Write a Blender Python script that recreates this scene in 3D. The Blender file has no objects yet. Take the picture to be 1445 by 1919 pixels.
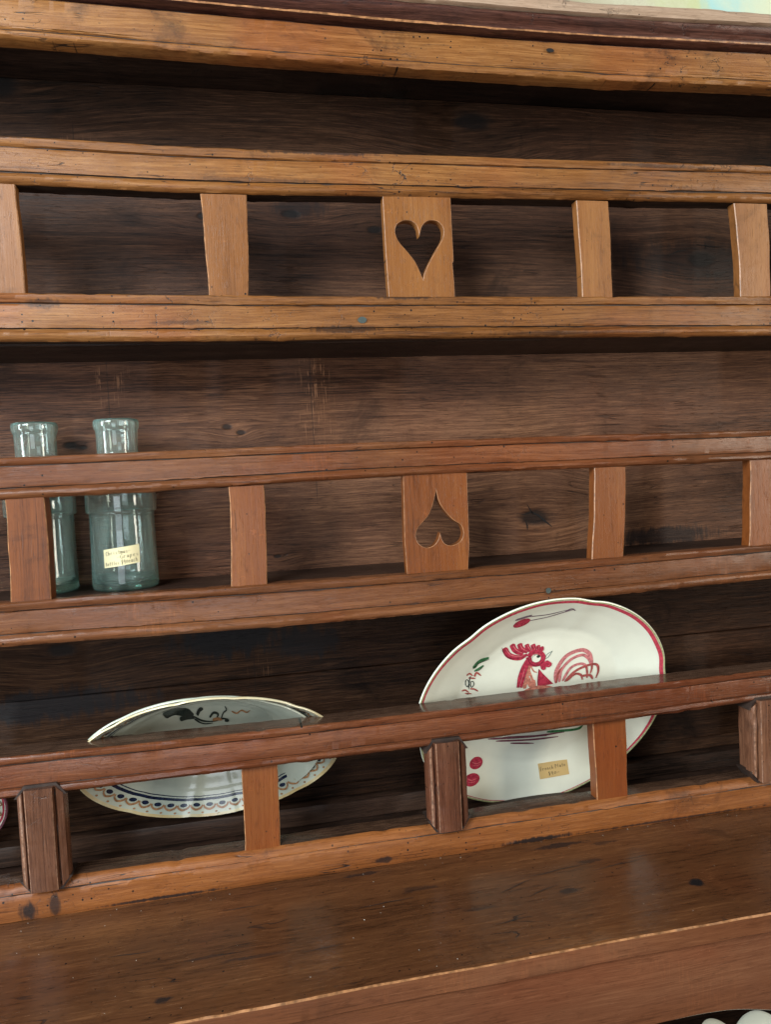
import bpy, bmesh, math, random
import numpy as np
from mathutils import Vector, Matrix, noise

# ------------------------------------------------------------------ camera, light, exposure
sc = bpy.context.scene
C = sc.collection
cam_d = bpy.data.cameras.new("camera"); cam = bpy.data.objects.new("camera", cam_d); C.objects.link(cam)
cam_d.sensor_fit = 'VERTICAL'; cam_d.sensor_height = 36.0; cam_d.lens = 26.26
cam_d.clip_start = 0.02; cam_d.clip_end = 60
cam.matrix_world = Matrix(((0.97883872, 0.05751274, -0.19638495, 0.0),
                           (-0.19870594, 0.03782859, -0.97932882, -1.0),
                           (-0.04889492, 0.99762783, 0.04845621, 1.45),
                           (0, 0, 0, 1)))
sc.camera = cam
w = bpy.data.worlds.new("World"); sc.world = w; w.use_nodes = True
w.node_tree.nodes['Background'].inputs[0].default_value = (1.0, 0.93, 0.84, 1)
w.node_tree.nodes['Background'].inputs[1].default_value = 0.025

def area(name, loc, target, sx, sy, power, col):
    d = bpy.data.lights.new(name, 'AREA'); d.shape = 'RECTANGLE'; d.size = sx; d.size_y = sy
    d.energy = power; d.color = col
    o = bpy.data.objects.new(name, d); C.objects.link(o); o.location = loc
    o.rotation_euler = (Vector(target) - Vector(loc)).to_track_quat('-Z', 'Y').to_euler()
    return o
area("window_light_high", (-1.5, -2.1, 2.75), (0.1, 0.0, 1.3), 1.3, 1.3, 112, (0.90, 0.97, 1.0))
area("window_light_left", (-2.3, -0.95, 1.65), (0.0, 0.0, 1.4), 0.45, 2.0, 66, (0.88, 0.97, 1.0))
area("window_light_right", (2.7, -2.0, 1.9), (0.3, 0.0, 1.4), 0.5, 2.0, 56, (1.0, 0.90, 0.76))
area("glazed_door_light", (-0.5, -4.0, 0.95), (0.1, 0.0, 1.1), 1.5, 1.8, 38, (0.86, 0.93, 1.0))
sc.view_settings.view_transform = 'Standard'; sc.view_settings.look = 'None'
sc.view_settings.gamma = 1.0; sc.view_settings.exposure = 0.0
sc.cycles.max_bounces = 10; sc.cycles.transmission_bounces = 10; sc.cycles.glossy_bounces = 4

rng = random.Random(7)

# ------------------------------------------------------------------ shader helpers
class NT:
    def __init__(s, name):
        m = bpy.data.materials.new(name); m.use_nodes = True
        s.m = m; s.t = m.node_tree; s.n = s.t.nodes; s.b = s.n['Principled BSDF']
    def node(s, typ, ins=None, out=0, **kw):
        nd = s.n.new(typ)
        for k, v in kw.items(): setattr(nd, k, v)
        for k, v in (ins or {}).items(): s.put(nd.inputs[k], v)
        return nd.outputs[out]
    def put(s, sock, v):
        if isinstance(v, bpy.types.NodeSocket): s.t.links.new(v, sock)
        else: sock.default_value = v
    def math(s, op, a, b=0.0, c=0.0, clamp=False):
        return s.node('ShaderNodeMath', {0: a, 1: b, 2: c}, operation=op, use_clamp=clamp)
    def rng(s, v, a, b, c=0.0, d=1.0, smooth=True):
        nd = s.n.new('ShaderNodeMapRange'); nd.interpolation_type = 'SMOOTHSTEP' if smooth else 'LINEAR'
        for i, x in enumerate((v, a, b, c, d)): s.put(nd.inputs[i], x)
        return nd.outputs[0]
    def mapv(s, vec, scale, loc=(0, 0, 0)):
        return s.node('ShaderNodeMapping', {0: vec, 1: loc, 3: scale})
    def noise(s, vec, scale, detail=5, rough=0.6, dist=0.0):
        return s.node('ShaderNodeTexNoise', {'Vector': vec, 'Scale': scale, 'Detail': detail, 'Roughness': rough, 'Distortion': dist})
    def mix(s, f, a, b, mode='MIX'):
        nd = s.n.new('ShaderNodeMix'); nd.data_type = 'RGBA'; nd.blend_type = mode
        s.put(nd.inputs[0], f); s.put(nd.inputs[6], a); s.put(nd.inputs[7], b)
        return nd.outputs[2]

def c4(c): return (c[0], c[1], c[2], 1)

def wood(name, dark, mid, light, axis='X', holes=0.0, grime=0.4, rough=0.42, grain=1.0, crack=0.5,
         knots=(), scratches=(), fleck=0.0, bump=0.35, wear=0.3, stains=(), flat=False, vc=1.0, spec=0.38):
    """waxed old wood. axis = grain direction; knots = (x, z, size) in object space."""
    g = NT(name)
    tc = g.n.new('ShaderNodeTexCoord').outputs['Object']
    oi = g.n.new('ShaderNodeObjectInfo').outputs['Random']
    off = g.node('ShaderNodeCombineXYZ', {0: g.math('MULTIPLY', oi, 3.0), 1: g.math('MULTIPLY', oi, 7.0), 2: g.math('MULTIPLY', oi, 5.0)})
    if knots or scratches or stains: off = (0, 0, 0)
    p = g.node('ShaderNodeVectorMath', {0: tc, 1: off}, operation='ADD')
    sep = g.n.new('ShaderNodeSeparateXYZ'); g.put(sep.inputs[0], p)
    x, y, z = sep.outputs
    along, across = (x, z) if axis == 'X' else (z, x)
    # knots bend the grain and darken
    kd = 0.0; bend = 0.0
    for (kx, kz, ks) in knots:
        dx = g.math('DIVIDE', g.math('SUBTRACT', x, kx), ks * 1.9); dz = g.math('DIVIDE', g.math('SUBTRACT', z, kz), ks)
        d2 = g.math('ADD', g.math('MULTIPLY', dx, dx), g.math('MULTIPLY', dz, dz))
        e = g.math('EXPONENT', g.math('MULTIPLY', d2, -0.35))
        sgn = g.math('MULTIPLY', dz, ks)
        bend = g.math('ADD', g.math('MULTIPLY', g.math('MULTIPLY', e, sgn), -0.55), bend)
        bend = g.math('ADD', bend, g.math('MULTIPLY', e, ks * 0.25))
        kd = g.math('ADD', g.math('EXPONENT', g.math('MULTIPLY', d2, -5.0)), kd)
    # slow waviness of the grain
    warp = g.math('MULTIPLY', g.math('SUBTRACT', g.noise(g.mapv(p, (1.0, 1, 1)), 3.0, 3, 0.5), 0.5), 0.018)
    acr = g.math('ADD', g.math('ADD', across, bend), warp)
    gv = g.node('ShaderNodeCombineXYZ', {0: g.math('MULTIPLY', along, 1.0), 1: y, 2: acr})
    n1 = g.noise(g.mapv(gv, (3.2, 60.0, 190.0)), 1.0, 7, 0.70, 0.06)         # main figure
    n2 = g.noise(g.mapv(gv, (20.0, 260.0, 620.0)), 1.0, 4, 0.75, 0.15)       # fine fibres
    n3 = g.noise(g.mapv(gv, (1.2, 6.0, 9.0)), 1.0, 4, 0.55, 0.4)           # broad tone
    n4 = g.noise(g.mapv(gv, (55.0, 300.0, 900.0)), 1.0, 2, 0.6)            # pores
    f = g.math('ADD', g.math('MULTIPLY', n1, 0.42 * grain), g.math('MULTIPLY', n2, 0.58 * grain))
    f = g.math('ADD', g.math('MULTIPLY', g.math('SUBTRACT', f, 0.5 * grain), 2.5), g.math('MULTIPLY', n3, 1.0), clamp=False)
    col = g.mix(g.rng(f, 0.22, 0.50), c4(dark), c4(mid)); col = g.mix(g.rng(f, 0.48, 0.82), col, c4(light))
    # pores as short dark dashes
    po = g.rng(n4, 0.60, 0.72)
    col = g.mix(g.math('MULTIPLY', po, 0.35), col, c4([v * 0.25 for v in dark]))
    if spec < 0.3:
        lg = g.rng(g.math('ABSOLUTE', g.math('SUBTRACT', g.noise(g.mapv(gv, (3.0, 20.0, 75.0)), 1.0, 3, 0.55), 0.5)), 0.022, 0.004)
        lg = g.math('MULTIPLY', lg, g.rng(g.noise(p, 12, 3, 0.5), 0.45, 0.60))
        col = g.mix(g.math('MULTIPLY', lg, 0.22), col, c4([v * 1.7 for v in light]))
    # patches of darker wax and grime
    gm = g.noise(p, 9.0, 7, 0.68, 0.6)
    gmask = g.rng(gm, 0.56, 0.74)
    col = g.mix(g.math('MULTIPLY', gmask, grime), col, c4((dark[0] * 0.35, dark[1] * 0.40, dark[2] * 0.5)))
    mo_ = g.noise(g.mapv(gv, (34.0, 90.0, 120.0)), 1.0, 6, 0.72, 0.5)             # small mottling and old scuffs
    col = g.mix(g.math('MULTIPLY', g.rng(mo_, 0.54, 0.70), 0.5), col, g.mix(1.0, col, (0.50, 0.46, 0.44, 1), 'MULTIPLY'))
    sc1 = g.rng(g.math('ABSOLUTE', g.math('SUBTRACT', g.noise(g.mapv(p, (30, 60, 55)), 1.0, 1, 0.4, 0.8), 0.5)), 0.006, 0.002)
    sc1 = g.math('MULTIPLY', sc1, g.rng(g.noise(p, 21, 3, 0.5), 0.56, 0.62))
    col = g.mix(g.math('MULTIPLY', sc1, 0.30), col, g.mix(1.0, col, (1.9, 1.8, 1.7, 1), 'MULTIPLY'))
    # reddish and yellowish drifts of old finish
    hu = g.noise(p, 4.3, 3, 0.5, 0.3)
    col = g.mix(g.math('MULTIPLY', g.rng(hu, 0.50, 0.70), wear), col, g.mix(1.0, col, (1.0, 0.74, 0.66, 1), 'MULTIPLY'))
    col = g.mix(g.math('MULTIPLY', g.rng(hu, 0.50, 0.30), wear), col, g.mix(1.0, col, (1.08, 1.0, 0.80, 1), 'MULTIPLY'))
    h = g.math('ADD', g.math('MULTIPLY', n2, 0.5), g.math('MULTIPLY', n1, 0.6))
    h = g.math('SUBTRACT', h, g.math('MULTIPLY', po, 0.25))
    h = g.math('ADD', h, g.math('MULTIPLY', gm, 0.5))
    # hairline checks: across and along the grain
    if crack > 0:
        cm = g.rng(g.noise(p, 6.5, 3, 0.5), 0.51, 0.62)
        v1 = g.node('ShaderNodeTexVoronoi', {'Vector': g.mapv(g.node('ShaderNodeVectorMath', {0: p, 1: g.node('ShaderNodeVectorMath', {0: g.node('ShaderNodeTexNoise', {'Vector': p, 'Scale': 40.0, 'Detail': 4.0, 'Roughness': 0.65}, out=1), 'Scale': 0.035}, operation='SCALE')}, operation='ADD'), (34, 30, 60) if axis == 'X' else (60, 30, 34)), 'Scale': 1.0}, feature='DISTANCE_TO_EDGE')
        ck = g.math('MULTIPLY', g.rng(v1, 0.028, 0.008), cm)
        ck = g.math('MULTIPLY', g.math('MULTIPLY', ck, vc), g.rng(g.noise(p, 55, 2, 0.5), 0.50, 0.58))
        sp = g.mapv(gv, (5.0, 30.0, 95.0))
        s1 = g.rng(g.math('ABSOLUTE', g.math('SUBTRACT', g.noise(sp, 1.0, 2, 0.4), 0.5)), 0.010, 0.003)
        s1 = g.math('MULTIPLY', s1, g.rng(g.noise(p, 14, 3, 0.5), 0.55, 0.64))
        ck = g.math('MAXIMUM', ck, s1)
        col = g.mix(g.math('MULTIPLY', ck, crack), col, (0.012, 0.010, 0.010, 1))
        h = g.math('SUBTRACT', h, g.math('MULTIPLY', ck, 1.6 * crack))
    if holes > 0:                                                            # worm holes, in clusters
        v = g.n.new('ShaderNodeTexVoronoi'); v.voronoi_dimensions = '2D'; g.put(v.inputs['Vector'], g.node('ShaderNodeCombineXYZ', {0: x, 1: y if flat else z, 2: 0.0})); v.inputs['Scale'].default_value = 95.0
        rad = g.math('MULTIPLY', g.node('ShaderNodeSeparateColor', {0: v.outputs['Color']}), 1.0)
        r2 = g.node('ShaderNodeSeparateColor', {0: v.outputs['Color']}, out=1)
        pick = g.rng(rad, 1.0 - holes, 1.0 - holes + 0.02)
        clus = g.rng(g.noise(p, 7.0, 2, 0.5), 0.40, 0.56)
        hr = g.math('MULTIPLY_ADD', g.math('MULTIPLY', r2, r2), 0.085, 0.055)
        hm = g.math('MULTIPLY', g.math('MULTIPLY', g.math('LESS_THAN', v.outputs['Distance'], hr), pick), clus)
        col = g.mix(hm, col, (0.008, 0.006, 0.005, 1)); h = g.math('SUBTRACT', h, g.math('MULTIPLY', hm, 2.0))
    if fleck > 0:                                                            # ray flecks / medullary ripple
        rp = g.noise(g.mapv(p, (230, 60, 28) if axis == 'X' else (28, 60, 230)), 1.0, 3, 0.6, 1.2)
        rm = g.rng(g.noise(p, 5.2, 2, 0.5), 0.54, 0.64)
        fl = g.math('MULTIPLY', g.rng(rp, 0.52, 0.62), rm)
        col = g.mix(g.math('MULTIPLY', fl, fleck), col, g.mix(1.0, col, (1.7, 1.55, 1.35, 1), 'MULTIPLY'))
    for (sx, sz, sw, sh) in scratches:                                       # bands of pale cross-grain scratches
        a = g.math('MULTIPLY', g.rng(g.math('ABSOLUTE', g.math('SUBTRACT', x, sx)), sw, sw * 0.3), g.rng(g.math('ABSOLUTE', g.math('SUBTRACT', z, sz)), sh, sh * 0.5))
        nn = g.rng(g.noise(g.mapv(p, (420, 1, 14)), 1.0, 2, 0.5, 0.2), 0.56, 0.66)
        nn = g.math('MULTIPLY', nn, g.rng(g.noise(p, 60, 3, 0.6), 0.42, 0.6))
        col = g.mix(g.math('MULTIPLY', g.math('MULTIPLY', a, nn), 0.5), col, c4([v * 2.2 for v in light]))
        ln = g.math('MULTIPLY', g.rng(g.math('ABSOLUTE', g.math('SUBTRACT', g.math('ADD', x, g.math('MULTIPLY', gm, 0.004)), sx - 0.004)), 0.0012, 0.0004), g.rng(g.math('ABSOLUTE', g.math('SUBTRACT', z, sz)), sh * 1.6, sh * 1.2))
        col = g.mix(g.math('MULTIPLY', ln, 0.5), col, (0.01, 0.008, 0.007, 1))
    for (sx, sz, rx, rz, k) in stains:                                       # black stains with ragged outline
        dx = g.math('DIVIDE', g.math('SUBTRACT', x, sx), rx); dz = g.math('DIVIDE', g.math('SUBTRACT', z, sz), rz)
        if flat: dz = g.math('DIVIDE', g.math('SUBTRACT', y, sz), rz)
        d2 = g.math('SQRT', g.math('ADD', g.math('MULTIPLY', dx, dx), g.math('MULTIPLY', dz, dz)))
        st = g.noise(g.mapv(p, (60, 110, 30) if flat else (110, 30, 22)), 1.0, 4, 0.65)
        a = g.rng(g.math('ADD', d2, g.math('MULTIPLY', g.math('SUBTRACT', st, 0.5), 1.8)), 1.0, 0.45)
        col = g.mix(g.math('MULTIPLY', a, k), col, (0.012, 0.011, 0.012, 1))
    if knots:
        kk = g.rng(g.math('ADD', kd, g.math('MULTIPLY', g.math('SUBTRACT', gm, 0.5), 1.2)), 0.35, 0.8)
        col = g.mix(g.math('MULTIPLY', kk, 0.85), col, (0.010, 0.009, 0.009, 1))
        h = g.math('SUBTRACT', h, g.math('MULTIPLY', kk, 0.8))
    g.put(g.b.inputs['Base Color'], col)
    ro = g.math('ADD', g.math('MULTIPLY', g.math('SUBTRACT', gm, 0.5), 0.35), rough)
    ro = g.math('ADD', ro, g.math('MULTIPLY', g.math('SUBTRACT', n2, 0.5), 0.25), clamp=True)
    g.put(g.b.inputs['Roughness'], ro)
    g.b.inputs['IOR'].default_value = 1.46; g.b.inputs['Specular IOR Level'].default_value = spec
    bp = g.node('ShaderNodeBump', {'Strength': bump, 'Distance': 0.0012, 'Height': h})
    g.put(g.b.inputs['Normal'], bp)
    return g.m

def plain(name, col, rough=0.5, var=0.15, scale=30, bump=0.0, coat=0.0, spec=0.5):
    g = NT(name)
    tc = g.n.new('ShaderNodeTexCoord').outputs['Object']
    n = g.noise(tc, scale, 4, 0.6)
    g.put(g.b.inputs['Base Color'], g.mix(g.rng(n, 0.3, 0.7), c4([v * (1 - var) for v in col]), c4([min(1, v * (1 + var)) for v in col])))
    g.b.inputs['Roughness'].default_value = rough
    g.b.inputs['Specular IOR Level'].default_value = spec
    g.b.inputs['Coat Weight'].default_value = coat; g.b.inputs['Coat Roughness'].default_value = 0.08
    if bump: g.put(g.b.inputs['Normal'], g.node('ShaderNodeBump', {'Strength': bump, 'Distance': 0.001, 'Height': n}))
    return g.m

M = {}
M['rail_honey'] = wood('honey_wood', (0.0952, 0.0352, 0.0101), (0.1987, 0.0792, 0.0226), (0.2981, 0.1357, 0.0430), holes=0.32, grime=0.8, crack=0.9, rough=0.40, wear=0.7, grain=0.75,
    stains=((.13, 1.8785, .11, .0035, .75), (.16, 1.6485, .07, .006, .65), (.245, 1.6905, .06, .004, .7), (-.05, 1.659, .05, .004, .4), (.62, 1.878, .10, .003, .6), (-.25, 1.884, .03, .003, .7), (-.22, 1.684, .03, .007, .6), (.05, 1.842, .10, .004, .4), (.45, 1.640, .1, .004, .4)))
M['rail_pink'] = wood('reddish_wood', (0.0588, 0.0210, 0.0088), (0.1274, 0.0465, 0.0186), (0.2107, 0.0857, 0.0355), holes=0.10, grime=0.45, crack=0.5, rough=0.30, fleck=0.35, wear=0.6, grain=0.6, vc=.4)
M['rail_low'] = wood('red_brown_wood', (0.0540, 0.0176, 0.0078), (0.1166, 0.0380, 0.0163), (0.1998, 0.0730, 0.0316), holes=0.09, grime=0.45, crack=0.5, rough=0.27, fleck=0.5, wear=0.6, grain=0.6, vc=.4)
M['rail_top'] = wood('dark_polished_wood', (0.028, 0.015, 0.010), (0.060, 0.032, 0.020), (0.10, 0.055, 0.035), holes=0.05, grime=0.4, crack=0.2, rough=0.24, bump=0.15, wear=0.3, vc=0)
M['rail_foot'] = wood('orange_wood', (0.0735, 0.0228, 0.0072), (0.1920, 0.0631, 0.0166), (0.2778, 0.1026, 0.0303), grain=0.7, stains=((-.285, .921, .014, .016, .9), (-.255, .923, .010, .018, .8), (.175, .917, .022, .005, .8), (.40, .913, .07, .005, .95), (-.12, .912, .10, .003, .9), (.62, .912, .2, .0025, .8)), holes=0.22, grime=0.65, crack=0.9, rough=0.40, wear=0.5)
M['slat_honey'] = wood('honey_slat_wood', (0.1389, 0.0510, 0.0135), (0.2165, 0.0841, 0.0236), (0.2859, 0.1238, 0.0370), axis='Z', holes=0.06, grime=0.6, crack=0.35, rough=0.40, wear=0.6, grain=0.42, vc=0)
M['slat_orange'] = wood('orange_slat_wood', (0.0980, 0.0292, 0.0080), (0.1757, 0.0537, 0.0141), (0.2451, 0.0859, 0.0227), axis='Z', holes=0.05, grime=0.6, crack=0.4, rough=0.33, wear=0.8, grain=0.42, vc=0)
M['post'] = wood('dark_post_wood', (0.0522, 0.0212, 0.0123), (0.1092, 0.0459, 0.0254), (0.1805, 0.0813, 0.0451), axis='Z', holes=0.25, grime=0.6, crack=0.8, rough=0.23, wear=0.5, bump=0.6, vc=.5, grain=0.7)
M['cornice_dark'] = wood('mahogany_wood', (0.034, 0.013, 0.010), (0.070, 0.027, 0.019), (0.13, 0.055, 0.038), holes=0.10, grime=0.5, rough=0.36)
M['cornice_pale'] = wood('worn_pale_wood', (0.22, 0.145, 0.095), (0.34, 0.235, 0.16), (0.42, 0.30, 0.215), holes=0.12, grime=0.3, rough=0.6)
M['grime'] = plain('groove_grime_shade', (0.030, 0.017, 0.012), 0.6, 0.4, 60)  # groove dirt, with the shade in the grooves put into the colour
M['edge_worn'] = plain('worn_edge_wood', (0.31, 0.145, 0.062), 0.35, 0.45, 110)
M['shelf'] = wood('dark_shelf_wood', (0.012, 0.007, 0.005), (0.030, 0.016, 0.011), (0.055, 0.030, 0.020), spec=0.25, grime=0.5, rough=0.5)
M['back_top'] = wood('dark_back_board', (0.0110, 0.0059, 0.0034), (0.0396, 0.0186, 0.0103), (0.1045, 0.0510, 0.0275), grain=0.9, grime=0.55, crack=0.5, rough=0.55, spec=0.22, vc=0, bump=0.7,
                     knots=((0.40, 2.00, 0.05), (0.46, 1.93, 0.04), (-0.30, 2.02, 0.05)), scratches=((-0.19, 1.93, 0.05, 0.03),))
M['back_upper'] = wood('dark_knotty_back_board', (0.0162, 0.0079, 0.0051), (0.0485, 0.0219, 0.0129), (0.1063, 0.0506, 0.0275), grain=0.85, grime=0.6, crack=0.5, rough=0.52, spec=0.22, vc=0, bump=0.6,
                       knots=((0.234, 1.83, 0.016), (0.107, 1.852, 0.022), (-0.022, 1.846, 0.014), (0.80, 1.79, 0.035)), stains=((0.78, 1.79, 0.16, 0.04, 0.55), (0.12, 1.86, 0.05, 0.02, 0.6)))
M['back_mid'] = wood('brown_back_board', (0.0300, 0.0126, 0.0074), (0.0975, 0.0426, 0.0230), (0.2063, 0.0989, 0.0523), grain=0.85, grime=0.45, crack=0.5, rough=0.52, spec=0.22, vc=0, bump=0.8,
                     knots=((-0.006, 1.535, 0.012), (-0.229, 1.516, 0.014), (-0.21, 1.512, 0.008), (0.014, 1.526, 0.010), (0.48, 1.37, 0.045), (0.059, 1.335, 0.010), (0.29, 1.44, 0.012), (0.62, 1.46, 0.03)),
                     scratches=((-0.166, 1.60, 0.035, 0.035), (0.130, 1.56, 0.035, 0.10)), stains=((0.71, 1.325, 0.12, 0.02, 0.8),))
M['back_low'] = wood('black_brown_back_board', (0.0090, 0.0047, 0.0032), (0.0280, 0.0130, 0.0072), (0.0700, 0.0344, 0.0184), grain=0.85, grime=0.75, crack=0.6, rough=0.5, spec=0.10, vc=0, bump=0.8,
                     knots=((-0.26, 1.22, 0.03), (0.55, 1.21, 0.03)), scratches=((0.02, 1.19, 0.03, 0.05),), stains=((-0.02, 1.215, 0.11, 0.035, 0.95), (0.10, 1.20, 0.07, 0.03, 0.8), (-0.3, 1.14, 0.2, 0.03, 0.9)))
M['counter'] = wood('dark_counter_wood', (0.0402, 0.0155, 0.0069), (0.0924, 0.0363, 0.0146), (0.1607, 0.0671, 0.0261), grain=0.6, grime=0.6, crack=0.7, rough=0.23, bump=0.28, wear=0.6, holes=0.10, axis='X', flat=True, vc=0.25,
    stains=((.388, -.130, .020, .008, .7), (.445, -.070, .026, .006, .6), (.553, -.158, .011, .011, 1.0), (.425, -.018, .05, .008, .9), (-.103, -.199, .013, .007, .85), (-.006, -.153, .045, .004, .6), (-.060, -.139, .035, .003, .5), (.14, -.014, .03, .006, .8), (.49, -.03, .03, .006, .6), (.27, -.135, .03, .006, .5), (.205, -.07, .03, .008, .5)))
M['apron'] = wood('red_apron_wood', (0.0735, 0.0270, 0.0132), (0.1254, 0.0468, 0.0223), (0.1764, 0.0729, 0.0355), grain=0.6, grime=0.35, crack=0.3, rough=0.22, bump=0.2, fleck=0.15, wear=0.6, vc=0)
M['edge_cut'] = plain('rubbed_cut_edge', (0.27, 0.125, 0.055), 0.4, 0.4, 150)
M['edge_post'] = plain('rubbed_highlight_post_edge', (0.22, 0.115, 0.07), 0.25, 0.4, 150)  # pale arrises: rubbed wear plus highlight lines put into the colour
M['black_hole'] = plain('dark_crack', (0.006, 0.005, 0.005), 0.9, 0.1)
M['nail'] = plain('old_iron_nail', (0.05, 0.065, 0.06), 0.45, 0.3)
M['dust'] = plain('pale_dust', (0.62, 0.56, 0.50), 0.8, 0.2)
M['paper'] = plain('cream_paper_tag', (0.78, 0.70, 0.42), 0.7, 0.06, 12)
M['kraft'] = plain('kraft_paper_tag', (0.56, 0.39, 0.16), 0.7, 0.08, 20)
M['ink'] = plain('pen_ink', (0.07, 0.06, 0.035), 0.6)

# ------------------------------------------------------------------ object helpers
def tag(o, label=None, cat=None, group=None, kind=None):
    if label: o['label'] = label
    if cat: o['category'] = cat
    if group: o['group'] = group
    if kind: o['kind'] = kind
    return o

def empty(name, loc):
    o = bpy.data.objects.new(name, None); C.objects.link(o); o.location = loc; o.empty_display_size = 0.05
    return o

def put(name, me, parent=None, mats=()):
    o = bpy.data.objects.new(name, me); C.objects.link(o)
    for m in mats: me.materials.append(m)
    if parent:
        o.parent = parent
        o.matrix_parent_inverse = Matrix.Translation(-parent.location)   # meshes carry world coordinates
    return o

def mesh(name, verts, faces, parent=None, mats=(), midx=None, smooth=38):
    me = bpy.data.meshes.new(name); me.from_pydata([tuple(v) for v in verts], [], [tuple(f) for f in faces])
    me.validate()
    if midx is not None and len(midx) == len(me.polygons):
        me.polygons.foreach_set('material_index', midx)
    bm = bmesh.new(); bm.from_mesh(me)
    bmesh.ops.recalc_face_normals(bm, faces=bm.faces)
    for f in bm.faces: f.smooth = bool(smooth)
    if smooth:
        for e in bm.edges:
            if len(e.link_faces) == 2 and e.calc_face_angle(0) > math.radians(smooth): e.smooth = False
    bm.to_mesh(me); bm.free()
    return put(name, me, parent, mats)

def nz(x, y, z=0.0): return noise.noise(Vector((x, y, z)))

def sweep(name, xs, prof, parent, mats, mat_of=None, seed=0.0, amp=0.0006):
    """extrude a (y, z) profile along x; prof(x) -> list of points, closed ring; ends capped."""
    V = []; F = []; MI = []
    rings = [prof(x) for x in xs]; n = len(rings[0])
    for i, x in enumerate(xs):
        for j, (y, z) in enumerate(rings[i]):
            a = nz(x * 9, j * 0.7, seed) * amp + nz(x * 45, j * 1.3, seed + 5) * amp * 0.45
            b = nz(x * 8, j * 0.9, seed + 11) * amp + nz(x * 60, j * 1.7, seed + 17) * amp * 0.5 - max(0.0, nz(x * 34, j * .31, seed + 23) - .33) * amp * 4.0
            V.append((x, y + a, z + b))
    for i in range(len(xs) - 1):
        for j in range(n):
            k = (j + 1) % n
            F.append((i * n + j, i * n + k, (i + 1) * n + k, (i + 1) * n + j)); MI.append(mat_of[j] if mat_of else 0)
    F.append(tuple(range(n))); MI.append(0); F.append(tuple(range((len(xs) - 1) * n, len(xs) * n))[::-1]); MI.append(0)
    return mesh(name, V, F, parent, mats, MI)

def box(name, x0, x1, y0, y1, z0, z1, parent, mats, r=0.0015, seed=0.0, nx=None, amp=0.0004):
    nx = nx or max(2, int((x1 - x0) / 0.02))
    xs = np.linspace(x0, x1, nx + 1)
    def prof(x):
        return [(y0, z0 + r), (y0, z1 - r), (y0 + r, z1), (y1 - r, z1), (y1, z1 - r), (y1, z0 + r), (y1 - r, z0), (y0 + r, z0)]
    return sweep(name, xs, prof, parent, mats, None, seed, amp)

X0, X1 = -0.72, 1.28                       # the dresser's width
XS = np.linspace(X0 + 0.004, X1 - 0.004, 820)
dresser = empty('dresser', (0.28, 0.0, 0.0))
tag(dresser, 'tall old brown wooden plate dresser with moulded rails, heart cut-outs and open shelves', 'dresser')

def curve(pts):
    xs = [p[0] for p in pts]; zs = [p[1] for p in pts]
    def f(x):
        return float(sum(np.interp(x + d, xs, zs) for d in (-0.1, -0.05, 0, 0.05, 0.1)) / 5)
    return f

# moulded rail: bead on top, groove, flat band, groove, round bead below
def rail(name, top, bot, mat, thick=0.023, y0=0.0, seed=1.0, label=None, tb=0.20, bb=0.27, topmat=None):
    T, B = curve(top), curve(bot)
    def prof(x):
        t, b = T(x), B(x); h = t - b
        f = lambda u: b + h * u
        P = [(thick, b), (0.0045, b), (0.0022, f(.015)), (0.0000, f(.055)), (-0.0016, f(.10)), (-0.0018, f(.15)), (-0.0006, f(.20)), (0.0016, f(bb - .035)),
             (0.0034, f(bb - .012)), (0.0036, f(bb)), (0.0014, f(bb + .012)), (0.0010, f(bb + .05)), (0.0012, f(.5)), (0.0010, f(1 - tb - .06)), (0.0014, f(1 - tb - .03)),
             (0.0030, f(1 - tb - .02)), (0.0030, f(1 - tb)), (0.0002, f(1 - tb + .015)), (-0.0008, f(1 - tb + .06)), (-0.0020, f(.92)), (-0.0020, f(.965)), (-0.0004, f(.992)),
             (0.0018, t), (thick * .5, t + 0.0002), (thick, t)]
        return [(y0 + p[0] + (0 if p[0] == thick else 0), p[1]) for p in P]
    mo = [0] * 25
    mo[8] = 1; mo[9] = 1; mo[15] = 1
    mo[0] = 3  # near-black bottom face: shade under the rail put into the colour
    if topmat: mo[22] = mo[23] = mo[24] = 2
    o = sweep(name, XS, prof, dresser, (mat, M['grime'], topmat or mat, M['shelf']), mo, seed, 0.0009)  # M['grime']: groove dirt with shade in its colour
    if label: o['label'] = label
    return o

r1t = [(-.254, 1.8862), (-.028, 1.8797), (.223, 1.8811), (.5, 1.8822), (.814, 1.8851)]
r1b = [(-.258, 1.8295), (-.031, 1.8230), (.22, 1.8262), (.498, 1.828), (.813, 1.8309)]
rail('plate_rail', r1t, r1b, M['rail_honey'], 0.029, seed=1.3, label='honey coloured top rail full of worm holes')
s1t = [(-.267, 1.697), (-.039, 1.6937), (.213, 1.6914), (.493, 1.6912), (.809, 1.6917)]
s1b = [(-.271, 1.6385), (-.042, 1.635), (.21, 1.6362), (.49, 1.6345), (.807, 1.633)]
rail('shelf_edge', s1t, s1b, M['rail_honey'], 0.020, seed=4.1, label='honey coloured moulded front of the upper shelf')
r2t = [(-.281, 1.4953), (-.05, 1.4957), (.203, 1.4961), (.485, 1.4943), (.804, 1.4905)]
r2b = [(-.284, 1.4434), (-.054, 1.4447), (.201, 1.449), (.483, 1.4469), (.802, 1.4452)]
rail('plate_rail', r2t, r2b, M['rail_pink'], 0.023, seed=7.7, label='reddish brown middle rail')
s2t = [(-.293, 1.3157), (-.014, 1.314), (.317, 1.3124), (.545, 1.3145), (.799, 1.3165)]
s2b = [(-.297, 1.2604), (.018, 1.2544), (.377, 1.2552), (.797, 1.2632)]
rail('shelf_edge', s2t, s2b, M['rail_pink'], 0.020, seed=9.2, label='reddish brown moulded front of the middle shelf')
r3t = [(-.306, 1.1214), (-.073, 1.1177), (.185, 1.1167), (.47, 1.1205), (.794, 1.1228)]
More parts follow.
